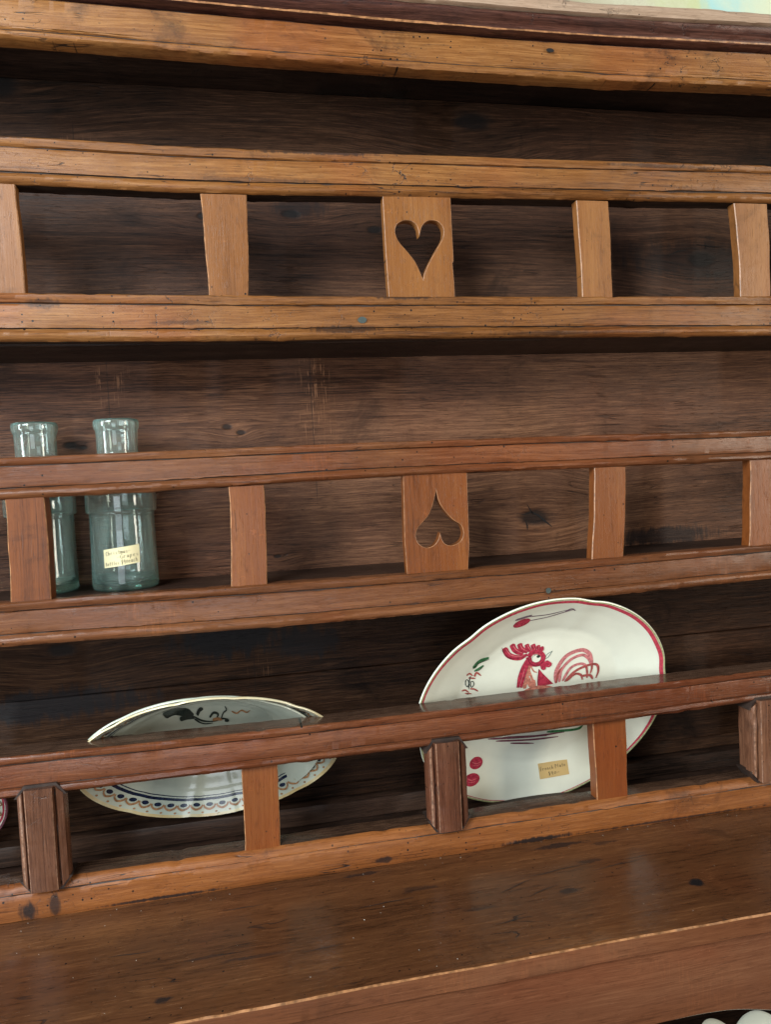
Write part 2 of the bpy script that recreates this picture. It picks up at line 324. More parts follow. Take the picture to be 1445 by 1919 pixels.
r3b = [(-.31, 1.0674), (.021, 1.0673), (.402, 1.0686), (.792, 1.0767)]
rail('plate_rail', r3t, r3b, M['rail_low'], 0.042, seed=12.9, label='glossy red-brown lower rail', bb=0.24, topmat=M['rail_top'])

# foot rail on the counter: big soft chamfer on top, flat orange face
def foot(x):
    j = nz(x * 6, 3.3) * 0.0015
    b = 0.9092; t = 0.9535 + j
    return [(0.042, b), (0.000, b), (-0.001, b + .004), (-0.001, b + .012), (0.0, b + .025), (0.0002, t - .0145), (0.0022, t - .0125), (0.0024, t - .0115), (0.0018, t - .0105),
            (0.0035, t - .006), (0.007, t - .002), (0.011, t), (0.03, t + .0003), (0.041, t), (0.042, t - .002)]
fo = sweep('foot_rail', XS, foot, dresser, (M['rail_foot'], M['grime'], M['rail_top']), [0] * 6 + [1, 0] + [0] * 3 + [2] * 4, 20.1, 0.0011)  # M['grime']: dirt with shade in its colour
fo['label'] = 'worn orange bottom rail resting on the counter'

# ------------------------------------------------------------------ slats and heart panels
def slat(name, quad, y0, y1, mat, bow=0.0, seed=0.0, label=None):
    """quad: x at (top-left, top-right, bottom-left, bottom-right), z top, z bottom."""
    tl, tr, bl, br, zt, zb = quad
    n = 22; r = 0.0011; V = []; F = []
    for i in range(n + 1):
        t = i / n; z = zt + (zb - zt) * t
        wl = nz(t * 3, seed) * 0.0012 + nz(t * 14, seed + 3) * 0.0003; wr = nz(t * 3, seed + 7) * 0.0012 + nz(t * 14, seed + 9) * 0.0003
        b = bow * 4 * t * (1 - t)
        L = tl + (bl - tl) * t + wl + b; Rr = tr + (br - tr) * t + wr + b
        for (x, y) in ((L + r, y0), (L + (Rr - L) * .5, y0 - 0.0002), (Rr - r, y0), (Rr, y0 + r), (Rr, y1), (L, y1), (L, y0 + r)):
            V.append((x, y, z))
    k = 7; MI = []
    for i in range(n):
        for j in range(k):
            F.append((i * k + j, i * k + (j + 1) % k, (i + 1) * k + (j + 1) % k, (i + 1) * k + j)); MI.append(1 if j in (6, 2) else 0)
    F.append(tuple(range(k))); MI.append(0); F.append(tuple(range(n * k, n * k + k))); MI.append(0)
    o = mesh(name, V, F, dresser, (mat, M['edge_worn']), MI, smooth=30)
    if label: o['label'] = label
    return o
Y1, Y2 = 0.0035, 0.0185
Zt, Zb = 1.8275, 1.690
for q, bw in (((-.292, -.2425, -.290, -.2395, Zt + .002, Zb + .004), 0.0005), ((-.0212, .0381, -.0187, .0322, Zt - .004, Zb + .001), 0.001),
              ((.4997, .5499, .505, .5515, Zt, Zb), 0.001), ((.7539, .810, .7608, .812, Zt + .002, Zb), 0.002),
              ((-.56, -.51, -.558, -.51, Zt + .002, Zb + .004), 0), ((1.03, 1.08, 1.03, 1.08, Zt + .002, Zb), 0)):
    slat('slat', q, Y1, Y2, M['slat_honey'], bw, q[0] * 31)
Zt, Zb = 1.4465, 1.311
for q, d in (((-.2807, -.2352, -.2825, -.2353, Zt - .001, Zb + .002), .013), ((-.0075, .0381, -.0115, .035, Zt - .001, Zb), 0), ((.5138, .5635, .5047, .5546, Zt, Zb + .001), 0.002),
             ((.770, .821, .7647, .816, Zt, Zb + .003), .003), ((-.555, -.51, -.556, -.51, Zt, Zb + .002), 0), ((1.04, 1.09, 1.04, 1.09, Zt, Zb + .003), 0)):
    slat('slat', q, Y1, Y2 + d, M['slat_orange'], 0.0012, q[0] * 17 + 5)
Zt, Zb = 1.070, 0.9525
for q in ((-.0126, .0352, -.0144, .0337, Zt, Zb), (.4993, .5533, .5031, .5522, Zt, Zb), (1.04, 1.09, 1.04, 1.09, Zt, Zb), (-.555, -.51, -.555, -.51, Zt, Zb)):
    slat('slat', q, 0.010, 0.030, M['slat_orange'], 0.0006, q[0] * 13 + 9)

def smooth_closed(pts, n=6, sharp=()):
    out = []; k = len(pts)
    for i in range(k):
        p0, p1, p2, p3 = pts[i - 1], pts[i], pts[(i + 1) % k], pts[(i + 2) % k]
        if i in sharp: p0 = (2 * p1[0] - p2[0], 2 * p1[1] - p2[1])
        if (i + 1) % k in sharp: p3 = (2 * p2[0] - p1[0], 2 * p2[1] - p1[1])
        for j in range(n):
            t = j / n
            out.append(tuple(0.5 * (2 * p1[c] + (p2[c] - p0[c]) * t + (2 * p0[c] - 5 * p1[c] + 4 * p2[c] - p3[c]) * t * t + (3 * p1[c] - p0[c] - 3 * p2[c] + p3[c]) * t ** 3) for c in (0, 1)))
    return out

def heart_panel(outer, inner, y0, y1, mat, label):
    cu = bpy.data.curves.new('heart_panel', 'CURVE'); cu.dimensions = '2D'; cu.fill_mode = 'BOTH'
    cu.extrude = (y1 - y0) / 2 - 0.0008; cu.bevel_depth = 0.0008; cu.bevel_resolution = 1; cu.offset = -0.0008
    for pts in (outer, inner):
        s = cu.splines.new('POLY'); s.points.add(len(pts) - 1); s.use_cyclic_u = True
        for i, (x, z) in enumerate(pts): s.points[i].co = (x, z, 0, 1)
    t = bpy.data.objects.new('t', cu); C.objects.link(t)
    bpy.context.view_layer.update()
    me = bpy.data.meshes.new_from_object(t.evaluated_get(bpy.context.evaluated_depsgraph_get()))
    bpy.data.objects.remove(t)
    ym = (y0 + y1) / 2
    me.transform(Matrix(((1, 0, 0, 0), (0, 0, -1, ym), (0, 1, 0, 0), (0, 0, 0, 1))))
    me.name = 'heart_panel'; me.materials.clear()
    for p in me.polygons:
        p.use_smooth = False; p.material_index = 1 if .2 < abs(p.normal.y) < .97 else 0
    mi = [p.material_index for p in me.polygons]
    o = put('heart_panel', me, dresser, (mat, M['edge_cut'])); me.polygons.foreach_set('material_index', mi); o['label'] = label
    return o
H1 = [(0.2698, 1.7162), (0.2603, 1.7385), (0.2498, 1.7527), (0.2378, 1.7669), (0.2339, 1.7782), (0.2359, 1.7882), (0.2428, 1.7934), (0.2511, 1.7949), (0.2592, 1.7929), (0.2649, 1.7866), (0.2673, 1.7737), (0.2708, 1.7853), (0.2764, 1.7925), (0.2849, 1.7956), (0.2939, 1.7943), (0.3004, 1.7879), (0.3019, 1.7793), (0.2988, 1.7692), (0.2889, 1.7539), (0.2791, 1.7379), (0.2724, 1.7249)]
H2 = [(0.2746, 1.4255), (0.2696, 1.4087), (0.2627, 1.3934), (0.253, 1.3829), (0.2458, 1.3752), (0.2427, 1.3657), (0.2448, 1.3559), (0.2514, 1.3495), (0.259, 1.3475), (0.2675, 1.3499), (0.274, 1.357), (0.2776, 1.3672), (0.2802, 1.3566), (0.2853, 1.3503), (0.293, 1.3482), (0.3024, 1.3506), (0.3089, 1.3562), (0.3113, 1.3651), (0.3083, 1.3758), (0.2992, 1.3823), (0.2903, 1.3911), (0.2823, 1.402), (0.2774, 1.4119)]
heart_panel([(.2184, 1.8285), (.3139, 1.8285), (.3142, 1.78), (.3146, 1.741), (.3128, 1.738), (.3140, 1.712), (.3143, 1.688), (.2206, 1.688), (.2190, 1.75)],
            smooth_closed(H1, 5, (0, 10)), Y1, Y2, M['slat_honey'], 'pale honey panel with an upright heart cut out of it')
heart_panel([(.2286, 1.4505), (.3202, 1.4505), (.3198, 1.40), (.3195, 1.35), (.3159, 1.311), (.2275, 1.311), (.2262, 1.36)],
            smooth_closed(H2, 5, (0, 11)), Y1, Y2 - .001, M['slat_orange'], 'reddish panel with an upside-down heart cut out of it')

# ------------------------------------------------------------------ moulded posts in the lower gallery
def post(cx, hw, zt, zb, ch, yf=-0.012, yb=0.030, wing=0.0):
    # u = position across (-1..1), y of the surface, how far the top is cut down
    U = [(-.84, yb), (-.86, 0.012), (-1.0, 0.010), (-0.99, 0.002), (-0.93, -0.0040), (-0.86, -0.0052), (-0.78, -0.0062), (-0.72, -0.0068), (-0.66, -0.0035), (-0.62, -0.0035), (-0.585, -0.0112), (-0.55, yf),
         (0.0, yf - 0.0004), (0.50, yf), (0.535, -0.0112), (0.57, -0.0035), (0.62, -0.0035), (0.67, -0.0070), (0.72, -0.0065), (0.80, -0.0052), (0.92, -0.0040), (0.985, 0.002), (1.0, 0.010), (.86, 0.012), (.84, yb)]
    V = []; F = []; MI = []; n = len(U); rows = 26
    for i in range(rows + 1):
        t = i / rows
        for j, (u, y) in enumerate(U):
            cut = max(0.0, (abs(u) - 0.60) / 0.40) * ch
            a = zt - cut; b = zb + cut
            z = a + (b - a) * t
            s = abs(u) > .56
            V.append((cx + u * hw + nz(z * 14, j * .8, cx * 9) * 0.0006, y + (nz(z * 45, j * .8, cx * 5 + 3) * (0.0014 if s else 0.0005)), z))
    for i in range(rows):
        for j in range(n - 1): F.append((i * n + j, i * n + j + 1, (i + 1) * n + j + 1, (i + 1) * n + j)); MI.append(1 if j in (5, 10, 13) else 0)
    F.append(tuple(range(n))); F.append(tuple(range(rows * n, rows * n + n)))
    for i in range(rows): F.append((i * n, (i + 1) * n, (i + 1) * n + n - 1, i * n + n - 1))
    MI += [0] * (len(F) - len(MI)); mesh('moulded_post', V, F, dresser, (M['post'], M['edge_post']), MI, smooth=32)
    # dark piece round each cut end, with the mortise gap's shadow as its colour
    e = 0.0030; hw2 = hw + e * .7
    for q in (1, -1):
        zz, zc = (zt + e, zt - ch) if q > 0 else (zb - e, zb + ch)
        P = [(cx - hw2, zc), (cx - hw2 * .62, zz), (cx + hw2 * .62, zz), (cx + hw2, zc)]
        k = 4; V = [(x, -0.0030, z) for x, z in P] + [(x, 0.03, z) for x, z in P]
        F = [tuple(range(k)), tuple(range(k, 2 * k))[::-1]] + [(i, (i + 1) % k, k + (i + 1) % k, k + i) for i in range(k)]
        mesh('post_mortise_shade', V, F, dresser, (M['grime'],), smooth=0)  # M['grime'] serves here as the gap's shadow colour
post(-0.2625, 0.0293, 1.0795, 0.9482, 0.0125)
post(0.2705, 0.0297, 1.0755, 0.9487, 0.0150)
post(0.7830, 0.0297, 1.0800, 0.9530, 0.0150)
post(-0.70, 0.0293, 1.0795, 0.9482, 0.0125)
post(1.262, 0.0180, 1.0795, 0.9530, 0.0150)

# ------------------------------------------------------------------ shelves, back boards, sides
def board(name, x0, x1, y0, y1, z0, z1, mat, seed=0.0, label=None, amp=0.0005, r=0.0012):
    o = box(name, x0, x1, y0, y1, z0, z1, dresser, (mat,), r, seed, amp=amp)
    if label: o['label'] = label
    return o
YB = 0.150
board('shelf', X0, X1, 0.0205, YB - .0005, 1.6345, 1.656, M['shelf'], 1)
board('shelf', X0, X1, 0.0205, YB - .0005, 1.290, 1.3125, M['shelf'], 2)
board('base_board', X0, X1, 0.0425, YB - .0005, 0.9095, 0.9205, M['shelf'], 3)
board('ledge', X0, X1, 0.126, YB - .0005, 0.921, 0.950, M['shelf'], 4, amp=0.0012)
board('back_board', X0, X1, YB, YB + .018, 1.890, 2.031, M['back_top'], 5, 'dark wavy-grained board under the cornice')
board('back_board', X0, X1, YB + .001, YB + .018, 1.645, 1.8885, M['back_upper'], 6, 'dark board with knots behind the upper rail')
board('back_board', X0, X1, YB, YB + .018, 1.301, 1.6435, M['back_mid'], 7, 'wide rough brown board behind the bottles')
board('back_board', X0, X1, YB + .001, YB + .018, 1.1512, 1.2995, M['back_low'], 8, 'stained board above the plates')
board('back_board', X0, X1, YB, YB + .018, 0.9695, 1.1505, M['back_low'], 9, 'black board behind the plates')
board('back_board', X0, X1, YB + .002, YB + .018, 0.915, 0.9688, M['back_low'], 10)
board('top_board', X0, X1, -0.02, YB + .018, 2.0315, 2.052, M['shelf'], 11)
for xx in (X0 - .024, X1):
    o = box('side_panel', xx, xx + .024, -0.004, YB + .02, 0.910, 2.030, dresser, (M['rail_low'],), .0015, xx, nx=2)

# ------------------------------------------------------------------ cornice
ct = [(-.238, 0.0085), (-.02, 0.004), (.223, 0.000), (.49, -0.001), (.793, 0.0045)]
CT = curve(ct)
YC = -0.030
def fascia(x):
    d = CT(x); z = lambda v: v + d
    return [(-0.008, z(1.9778)), (YC + .004, z(1.9775)), (YC - .001, z(1.9785)), (YC - .003, z(1.981)), (YC - .003, z(1.984)), (YC - .0005, z(1.9868)), (YC + .0005, z(1.9885)), (YC - .0005, z(1.9893)), (YC - .0004, z(1.9908)), (YC + .0012, z(1.9915)),
            (YC + .0004, z(1.9925)), (YC + .0002, z(2.00)), (YC + .0006, z(2.01)), (YC + .0002, z(2.0245)), (YC + .0012, z(2.0256)), (-0.008, z(2.0256))]
o = sweep('cornice_fascia', XS, fascia, dresser, (M['rail_honey'], M['grime']), [0] * 5 + [1] + [0] * 2 + [1] + [0] * 7, 30.3, 0.0009)  # M['grime']: dirt with shade in its colour
def cyma(x):
    d = CT(x) * 1.1; z = lambda v: v + d
    return [(-0.02, z(2.0262)), (YC + .006, z(2.0262)), (YC + .0055, z(2.0282)), (YC - .010, z(2.0290)), (YC - .0125, z(2.0302)), (YC - .0125, z(2.0325)), (YC - .0140, z(2.0345)), (YC - .0185, z(2.0385)), (YC - .0225, z(2.0435)), (YC - .0235, z(2.0465)), (YC - .0235, z(2.0480)), (-0.02, z(2.0480))]
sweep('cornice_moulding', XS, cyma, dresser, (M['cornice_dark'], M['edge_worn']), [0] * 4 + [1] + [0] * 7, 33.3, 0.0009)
def cap(x):
    d = CT(x) * 1.0 + nz(x * 7, 9.1) * 0.0012; z = lambda v: v + d
    t = 2.0655 + max(-.0015, nz(x * 11, 2.2) * 0.003) + nz(x * 40, 1) * 0.0006
    return [(-0.02, z(2.0486)), (YC - .026, z(2.0486)), (YC - .0295, z(2.0500)), (YC - .030, z(2.053)), (YC - .0295, z(2.060)), (YC - .0275, z(t - .0012)), (YC - .024, z(t)), (0.01, z(t + .0008)), (0.16, z(t)), (0.16, z(2.0546)), (-0.02, z(2.0546))]
o = sweep('cornice_cap', XS, cap, dresser, (M['cornice_pale'],), None, 36.3, 0.0007); o['label'] = 'pale worn top edge of the cornice'

# ------------------------------------------------------------------ counter, apron, lower case
def counter(x):
    e = nz(x * 5, 4.4) * 0.0022 + nz(x * 23, 8.4) * 0.0008
    yf = -0.2385 + e
    return [(yf + .006, 0.8850), (yf + .0015, 0.8850), (yf, 0.8865), (yf, 0.9030), (yf + .0004, 0.9072), (yf + .0022, 0.9086 + nz(x * 60, 3.) * .0003), (yf + .006, 0.9090)] + [(yf + .006 + (0.155 - yf - .006) * i / 14, 0.9088) for i in range(1, 14)] + [(0.155, 0.9088), (0.155, 0.8850)]
o = sweep('counter_top', np.linspace(X0 - .05, X1 + .05, 500), counter, dresser, (M['counter'], M['apron'], M['edge_worn']), [1, 1, 1, 1, 2] + [0] * 17, 41.0, 0.0005)
o['label'] = 'wide dark scratched counter board'
def arch(x):
    pts = [(-.72, .80), (-.5, .80), (-.40, .775), (-.2, .765), (.0, .755), (.2, .760), (.36, .775), (.4246, .7949), (.4533, .7968), (.51, .7971), (.538, .7951), (.5644, .7913), (.597, .7836), (.64, .775), (.8, .765), (1.3, .78)]
    return float(np.interp(x, [p[0] for p in pts], [p[1] for p in pts]))
V = []; F = []; xs = np.linspace(X0 - .03, X1 + .03, 320)
for x in xs:
    zb = (arch(x - .006) + arch(x) + arch(x + .006)) / 3 + nz(x * 30, 7.) * .0004
    for (y, z) in ((-0.2335, 0.8848), (-0.2335 + nz(x * 4, 1.) * .001, zb + .05), (-0.2335, zb + .0015), (-0.232, zb), (-0.2165, zb), (-0.215, zb + .05), (-0.215, 0.8848)): V.append((x, y, z))
for i in range(len(xs) - 1):
    for j in range(7): F.append((i * 7 + j, i * 7 + (j + 1) % 7, (i + 1) * 7 + (j + 1) % 7, (i + 1) * 7 + j))
F += [tuple(range(7)), tuple(range((len(xs) - 1) * 7, len(xs) * 7))]
o = mesh('apron', V, F, dresser, (M['apron'],)); o['label'] = 'red-brown scalloped apron under the counter'
board('lower_shelf', X0, X1, -0.21, 0.15, 0.525, 0.545, M['shelf'], 50)
board('lower_back', X0, X1, 0.151, 0.168, 0.10, 0.884, M['shelf'], 51)
for xx in (X0 - .02, X1 - .02):
    box('lower_side', xx, xx + .04, -0.214, 0.15, 0.0, 0.8845, dresser, (M['apron'],), .002, xx, nx=2)

# ------------------------------------------------------------------ cracks, nails and dust on the wood
def streak(name, pts, ws, mat, parent, y=None, z=None, th=0.0006):
    """tapered sliver following pts; (x, z) on a vertical board at y, or (x, y) on the counter at z"""
    V = []; F = []; n = len(pts)
    for i, (p, wd) in enumerate(zip(pts, ws)):
        a = pts[max(0, i - 1)]; b = pts[min(n - 1, i + 1)]
        d = Vector((b[0] - a[0], b[1] - a[1])); d = d.normalized() if d.length else Vector((1, 0)); q = Vector((-d.y, d.x)) * wd * .5
        for s in (-1, 1):
            u, v = p[0] + s * q.x, p[1] + s * q.y
            V.append((u, y, v) if y is not None else (u, v, z))
    for i in range(n - 1): F.append((2 * i, 2 * i + 1, 2 * i + 3, 2 * i + 2))
    return mesh(name, V, F, parent, (mat,), smooth=0)
yb = YB - 0.0009
for pts, ws in (([(.448, 1.378), (.462, 1.376), (.474, 1.379), (.486, 1.373), (.498, 1.362), (.509, 1.353)], [.0004, .0014, .002, .003, .0026, .0008]),
                ([(.467, 1.392), (.472, 1.383), (.477, 1.376)], [.0006, .0016, .0012]),
                ([(.463, 1.366), (.466, 1.357), (.466, 1.350)], [.0006, .0022, .0006])):
    streak('crack', pts, ws, M['black_hole'], dresser, y=yb)
for pts, ws in (([(.735, 1.795), (.755, 1.803), (.775, 1.805)], [.0005, .002, .0005]), ([(.79, 1.815), (.812, 1.812), (.84, 1.811)], [.0005, .002, .0005]),
                ([(.806, 1.820), (.808, 1.807)], [.0005, .0015])):
    streak('crack', pts, ws, M['black_hole'], dresser, y=yb + .001)
for (x, y, l, a) in ((.16, -.09, .07, .05), (-.02, -.05, .05, .0), (.33, -.10, .06, .35), (.36, -.12, .05, .3), (.40, -.08, .10, .12), (.48, -.09, .08, .1), (.07, -.16, .05, .08), (-.15, -.11, .05, -.05), (.30, -.17, .05, .1)):
    pts = [(x + math.cos(a) * l * (t - .5), y + math.sin(a) * l * (t - .5) + rng.uniform(-.0012, .0012)) for t in (0, .25, .5, .75, 1)]
    streak('crack', pts, [.0003, .001, .0013, .0008, .0003], M['black_hole'], dresser, z=0.9096)
def lump(name, x, y, z, rx, ry, rz, mat, n=10):
    V = [(x, y, z)] + [(x + math.cos(2 * math.pi * i / n) * rx * (1 + .2 * nz(i * 1.7, x * 40)), y + (math.sin(2 * math.pi * i / n) * ry if ry > rz else 0) , z + (math.sin(2 * math.pi * i / n) * rz if rz >= ry else 0)) for i in range(n)]
    F = [(0, 1 + i, 1 + (i + 1) % n) for i in range(n)]
    return mesh(name, V, F, dresser, (mat,), smooth=0)
lump('nail_head', .4335, -.0005, 1.2740, .0042, 0, .0042, M['nail']); lump('nail_head', .1815, -.0004, 1.6605, .0060, 0, .0045, M['nail'])
lump('knot_hole', .452, -.0325, 2.0125, .0060, 0, .0028, M['black_hole'])
V = []; F = []
for i in range(80):
    x = rng.uniform(-.35, .75); y = rng.uniform(-.235, .0) if i % 3 else rng.uniform(-.02, -.002); s = rng.uniform(.00015, .00045) * (1.5 if i % 17 == 0 else 1); k = len(V)
    a = rng.uniform(0, 6.28); l = s * rng.uniform(1, 2.2); c_, s_ = math.cos(a), math.sin(a); z = .9092
    V += [(x - c_ * l, y - s_ * l, z), (x + s_ * s, y - c_ * s, z), (x + c_ * l, y + s_ * l, z), (x - s_ * s, y + c_ * s, z), (x, y, z + s * 1.2)]
    F += [(k, k + 1, k + 4), (k + 1, k + 2, k + 4), (k + 2, k + 3, k + 4), (k + 3, k, k + 4)]
o = mesh('dust_specks', V, F, None, (M['dust'],), smooth=0)
tag(o, 'scattered pale dust specks lying on the dark counter', 'dust', kind='stuff')

# ------------------------------------------------------------------ glass jars
def glass_mat():
    g = NT('aqua_glass')
    g.b.inputs['Base Color'].default_value = (0.985, 1.0, 0.995, 1)
    g.b.inputs['Roughness'].default_value = 0.03; g.b.inputs['IOR'].default_value = 1.50
    g.b.inputs['Transmission Weight'].default_value = 1.0
    tc = g.n.new('ShaderNodeTexCoord').outputs['Object']
    n = g.noise(g.mapv(tc, (55, 55, 12)), 1.0, 3, 0.5, 0.4)
    g.put(g.b.inputs['Normal'], g.node('ShaderNodeBump', {'Strength': 0.28, 'Distance': 0.0012, 'Height': n}))
    df = g.n.new('ShaderNodeBsdfDiffuse'); df.inputs[0].default_value = (0.66, 0.93, 0.84, 1)
    mx = g.n.new('ShaderNodeMixShader'); g.put(mx.inputs[0], g.rng(n, 0.3, 0.75, 0.03, 0.10)); g.t.links.new(g.b.outputs[0], mx.inputs[1]); g.t.links.new(df.outputs[0], mx.inputs[2])  # pale diffuse film: dust, plus reflected room light put into the colour
    g.t.links.new(mx.outputs[0], g.n['Material Output'].inputs['Surface'])
    va = g.n.new('ShaderNodeVolumeAbsorption'); va.inputs[0].default_value = (0.36, 0.92, 0.80, 1); va.inputs[1].default_value = 15
    g.t.links.new(va.outputs[0], g.n['Material Output'].inputs['Volume'])
    return g.m
M['glass'] = glass_mat()
OUT = [(0, .003), (.030, .0022), (.0395, .0), (.0425, .0012), (.0437, .005), (.0440, .012), (.0432, .05), (.0428, .100), (.0430, .1045), (.0446, .1052), (.0464, .1060), (.0470, .1085), (.0468, .136), (.0455, .142),
       (.0415, .150), (.0350, .163), (.0300, .174), (.0278, .180), (.0268, .184), (.0270, .200), (.0274, .2140), (.0280, .2175), (.0294, .2195), (.0300, .2225), (.0302, .2270), (.0296, .2305), (.0282, .2318)]
INN = [(.0268, .2312), (.0252, .228), (.0244, .215), (.0240, .186), (.0255, .178), (.0320, .163), (.0385, .148), (.0424, .137), (.0430, .112), (.0392, .100), (.0396, .05), (.0402, .018), (.0385, .0115), (.030, .0095), (0, .0115)]
def jar(loc, label, rot=0.0, s=1.0):
    root = empty('glass_jar', loc); root.rotation_euler.z = rot
    prof = OUT + INN; n = 72; V = []; F = []
    for i, (r, z) in enumerate(prof):
        for j in range(n):
            a = 2 * math.pi * j / n
            rr = r * (1 + (0.005 * nz(math.cos(a) * 1.3, math.sin(a) * 1.3, z * 14 + rot) if r > 0 else 0)) * s
            V.append((math.cos(a) * rr, math.sin(a) * rr, z + (0.0008 * nz(math.cos(a), math.sin(a), 3 + rot) if z > .02 else 0)))
    for i in range(len(prof) - 1):
        for j in range(n):
            F.append((i * n + j, i * n + (j + 1) % n, (i + 1) * n + (j + 1) % n, (i + 1) * n + j))
    me = bpy.data.meshes.new('jar_body'); me.from_pydata(V, [], F)
    bm = bmesh.new(); bm.from_mesh(me); bmesh.ops.remove_doubles(bm, verts=bm.verts, dist=1e-6); bmesh.ops.recalc_face_normals(bm, faces=bm.faces)
    for f in bm.faces: f.smooth = True
    bm.to_mesh(me); bm.free()
    o = bpy.data.objects.new('jar_body', me); C.objects.link(o); o.parent = root; me.materials.append(M['glass'])
    tag(root, label, 'glass jar', 'tall aqua glass jars on the middle shelf')
    return root
jarA = jar((-0.1545, 0.083, 1.3130), 'tall aqua glass jar with a handwritten paper tag on its front', 0.3)
jarB = jar((-0.2630, 0.099, 1.3130), 'tall aqua glass jar without a tag, standing half behind the left orange slat', 2.1, 0.985)

# handwriting: tiny stroke alphabet, unit box (x 0..1, y 0..1 = x-height, ascenders to 1.7)
G = {'C': [[(.9, 1.3), (.5, 1.6), (.1, 1.1), (.1, .4), (.5, -.1), (.9, .1)]], 'h': [[(.1, 1.7), (.1, 0)], [(.1, .7), (.5, 1), (.7, .6), (.75, 0)]], 'r': [[(.2, 1), (.2, 0)], [(.2, .6), (.5, 1), (.8, .9)]],
     'i': [[(.5, 1), (.5, 0)], [(.5, 1.35), (.52, 1.45)]], 's': [[(.8, .95), (.3, .9), (.3, .6), (.75, .4), (.7, .05), (.15, .05)]], 't': [[(.5, 1.6), (.5, .05), (.8, .05)], [(.1, 1), (.9, 1.1)]],
     'm': [[(.0, 1), (.0, 0)], [(.0, .7), (.25, 1), (.45, .7), (.45, 0)], [(.45, .7), (.75, 1), (.95, .7), (.95, 0)]], 'a': [[(.75, .9), (.3, 1), (.1, .4), (.4, 0), (.75, .4), (.75, .9), (.85, 0)]],
     '-': [[(.0, .6), (1, .75)]], 'G': [[(.95, 1.3), (.5, 1.6), (.05, 1), (.1, .2), (.55, -.1), (1, .2), (1, .6), (.55, .6)]], 'p': [[(.15, 1), (.15, -.7)], [(.15, .8), (.6, 1), (.75, .5), (.5, .05), (.15, .2)]],
     'e': [[(.1, .5), (.75, .6), (.6, 1), (.2, .85), (.15, .2), (.5, 0), (.85, .2)]], 'B': [[(.1, 1.5), (.1, 0)], [(.1, 1.5), (.6, 1.4), (.6, 1), (.1, .8), (.8, .6), (.7, .1), (.1, 0)]],
     'o': [[(.5, 1), (.1, .6), (.3, 0), (.8, .3), (.75, .9), (.5, 1)]], 'l': [[(.5, 1.7), (.5, 0)]], '$': [[(.85, 1.3), (.3, 1.3), (.2, .9), (.8, .6), (.7, .1), (.1, .1)], [(.5, 1.7), (.5, -.4)]],
     '4': [[(.3, 1.5), (.1, .6), (.9, .7)], [(.7, 1.4), (.7, -.2)]], '0': [[(.5, 1.2), (.1, .8), (.3, .1), (.8, .3), (.85, 1), (.5, 1.2)]], 'c': [[(.8, .9), (.3, 1), (.15, .4), (.4, 0), (.85, .15)]],
     'n': [[(.15, 1), (.15, 0)], [(.15, .7), (.5, 1), (.7, .6), (.75, 0)]], 'F': [[(.15, 1.6), (.1, -.2)], [(.15, 1.6), (.9, 1.65)], [(.1, .8), (.7, .85)]], 'P': [[(.15, 1.6), (.15, -.3)], [(.15, 1.6), (.8, 1.5), (.75, .8), (.15, .7)]], ' ': []}
def write(lines, mapf, name, parent, sw=0.018):
    """lines: (text, u0, v0, x-height, advance, rise); mapf(u, v) -> point just above the paper"""
    V = []; F = []
    for (txt, u0, v0, hh, adv, rise) in lines:
        for k, ch in enumerate(txt):
            for st in G[ch]:
                P = [(u0 + k * adv + x * adv * .78, v0 + k * adv * rise + y * hh) for x, y in st]
                for i in range(len(P) - 1):
                    a, b = Vector(P[i]), Vector(P[i + 1]); d = (b - a); L = d.length
                    if L < 1e-6: continue
                    d /= L; q = Vector((-d.y, d.x * 1.0)) * sw; a = a - d * sw * .5; b = b + d * sw * .5; n0 = len(V)
                    for c in (a + q, a - q, b - q, b + q): V.append(mapf(c.x, c.y))
                    F.append((n0, n0 + 1, n0 + 2, n0 + 3))
    o = mesh(name, V, F, parent, (M['ink'],), smooth=0)
    return o
# tag on jar A, wrapped round the body.  u 0..1 left-right, v 0..1 bottom-top
R_ = 0.0437; ccx, ccy = -0.1545, 0.083
def onjar(u, v, lift=0.0):
    s = -0.0225 + 0.047 * u; a = s / R_ + 0.03
    z = 1.3480 + 0.0245 * v + 0.0052 * (u - .5) * 1.0
    s2 = R_ + 0.0006 + lift
    return (ccx + math.sin(a) * s2, ccy - math.cos(a) * s2, z)
def patch(name, mp, mat, parent, nu=14, nv=4, th=0.0003):
    V = []; F = []
    for k in (0, 1):
        for i in range(nu + 1):
            for j in range(nv + 1): V.append(mp(i / nu, j / nv, -th * k))
    n = (nu + 1) * (nv + 1)
    for k in (0, 1):
        for i in range(nu):
            for j in range(nv):
                a = k * n + i * (nv + 1) + j; f = (a, a + 1, a + nv + 2, a + nv + 1); F.append(f if k == 0 else f[::-1])
    ring = [i * (nv + 1) for i in range(nu + 1)] + [nu * (nv + 1) + j for j in range(1, nv + 1)] + [i * (nv + 1) + nv for i in range(nu - 1, -1, -1)] + list(range(nv - 1, 0, -1))
    for a, b in zip(ring, ring[1:] + ring[:1]): F.append((a, b, b + n, a + n))
    return mesh(name, V, F, parent, (mat,), smooth=40)
tagA = patch('price_tag', onjar, M['paper'], jarA)
def fix_parent(o, root):   # meshes are in world coordinates, roots may be turned
    o.parent = root; bpy.context.view_layer.update(); o.matrix_parent_inverse = root.matrix_world.inverted()
fix_parent(tagA, jarA)
ow = write([('Christmas-', .07, .66, .13, .068, .0), ('-Grapes', .38, .40, .13, .085, .0), ('Bottles', .05, .10, .12, .055, .0), ('$40each', .48, .10, .14, .066, .0)],
           lambda u, v: onjar(u, v, 0.00025), 'handwriting', jarA, 0.0055)
ow.parent = tagA; ow.matrix_parent_inverse = Matrix.Identity(4)
ow.matrix_parent_inverse = tagA.matrix_world.inverted() if False else Matrix.Identity(4)

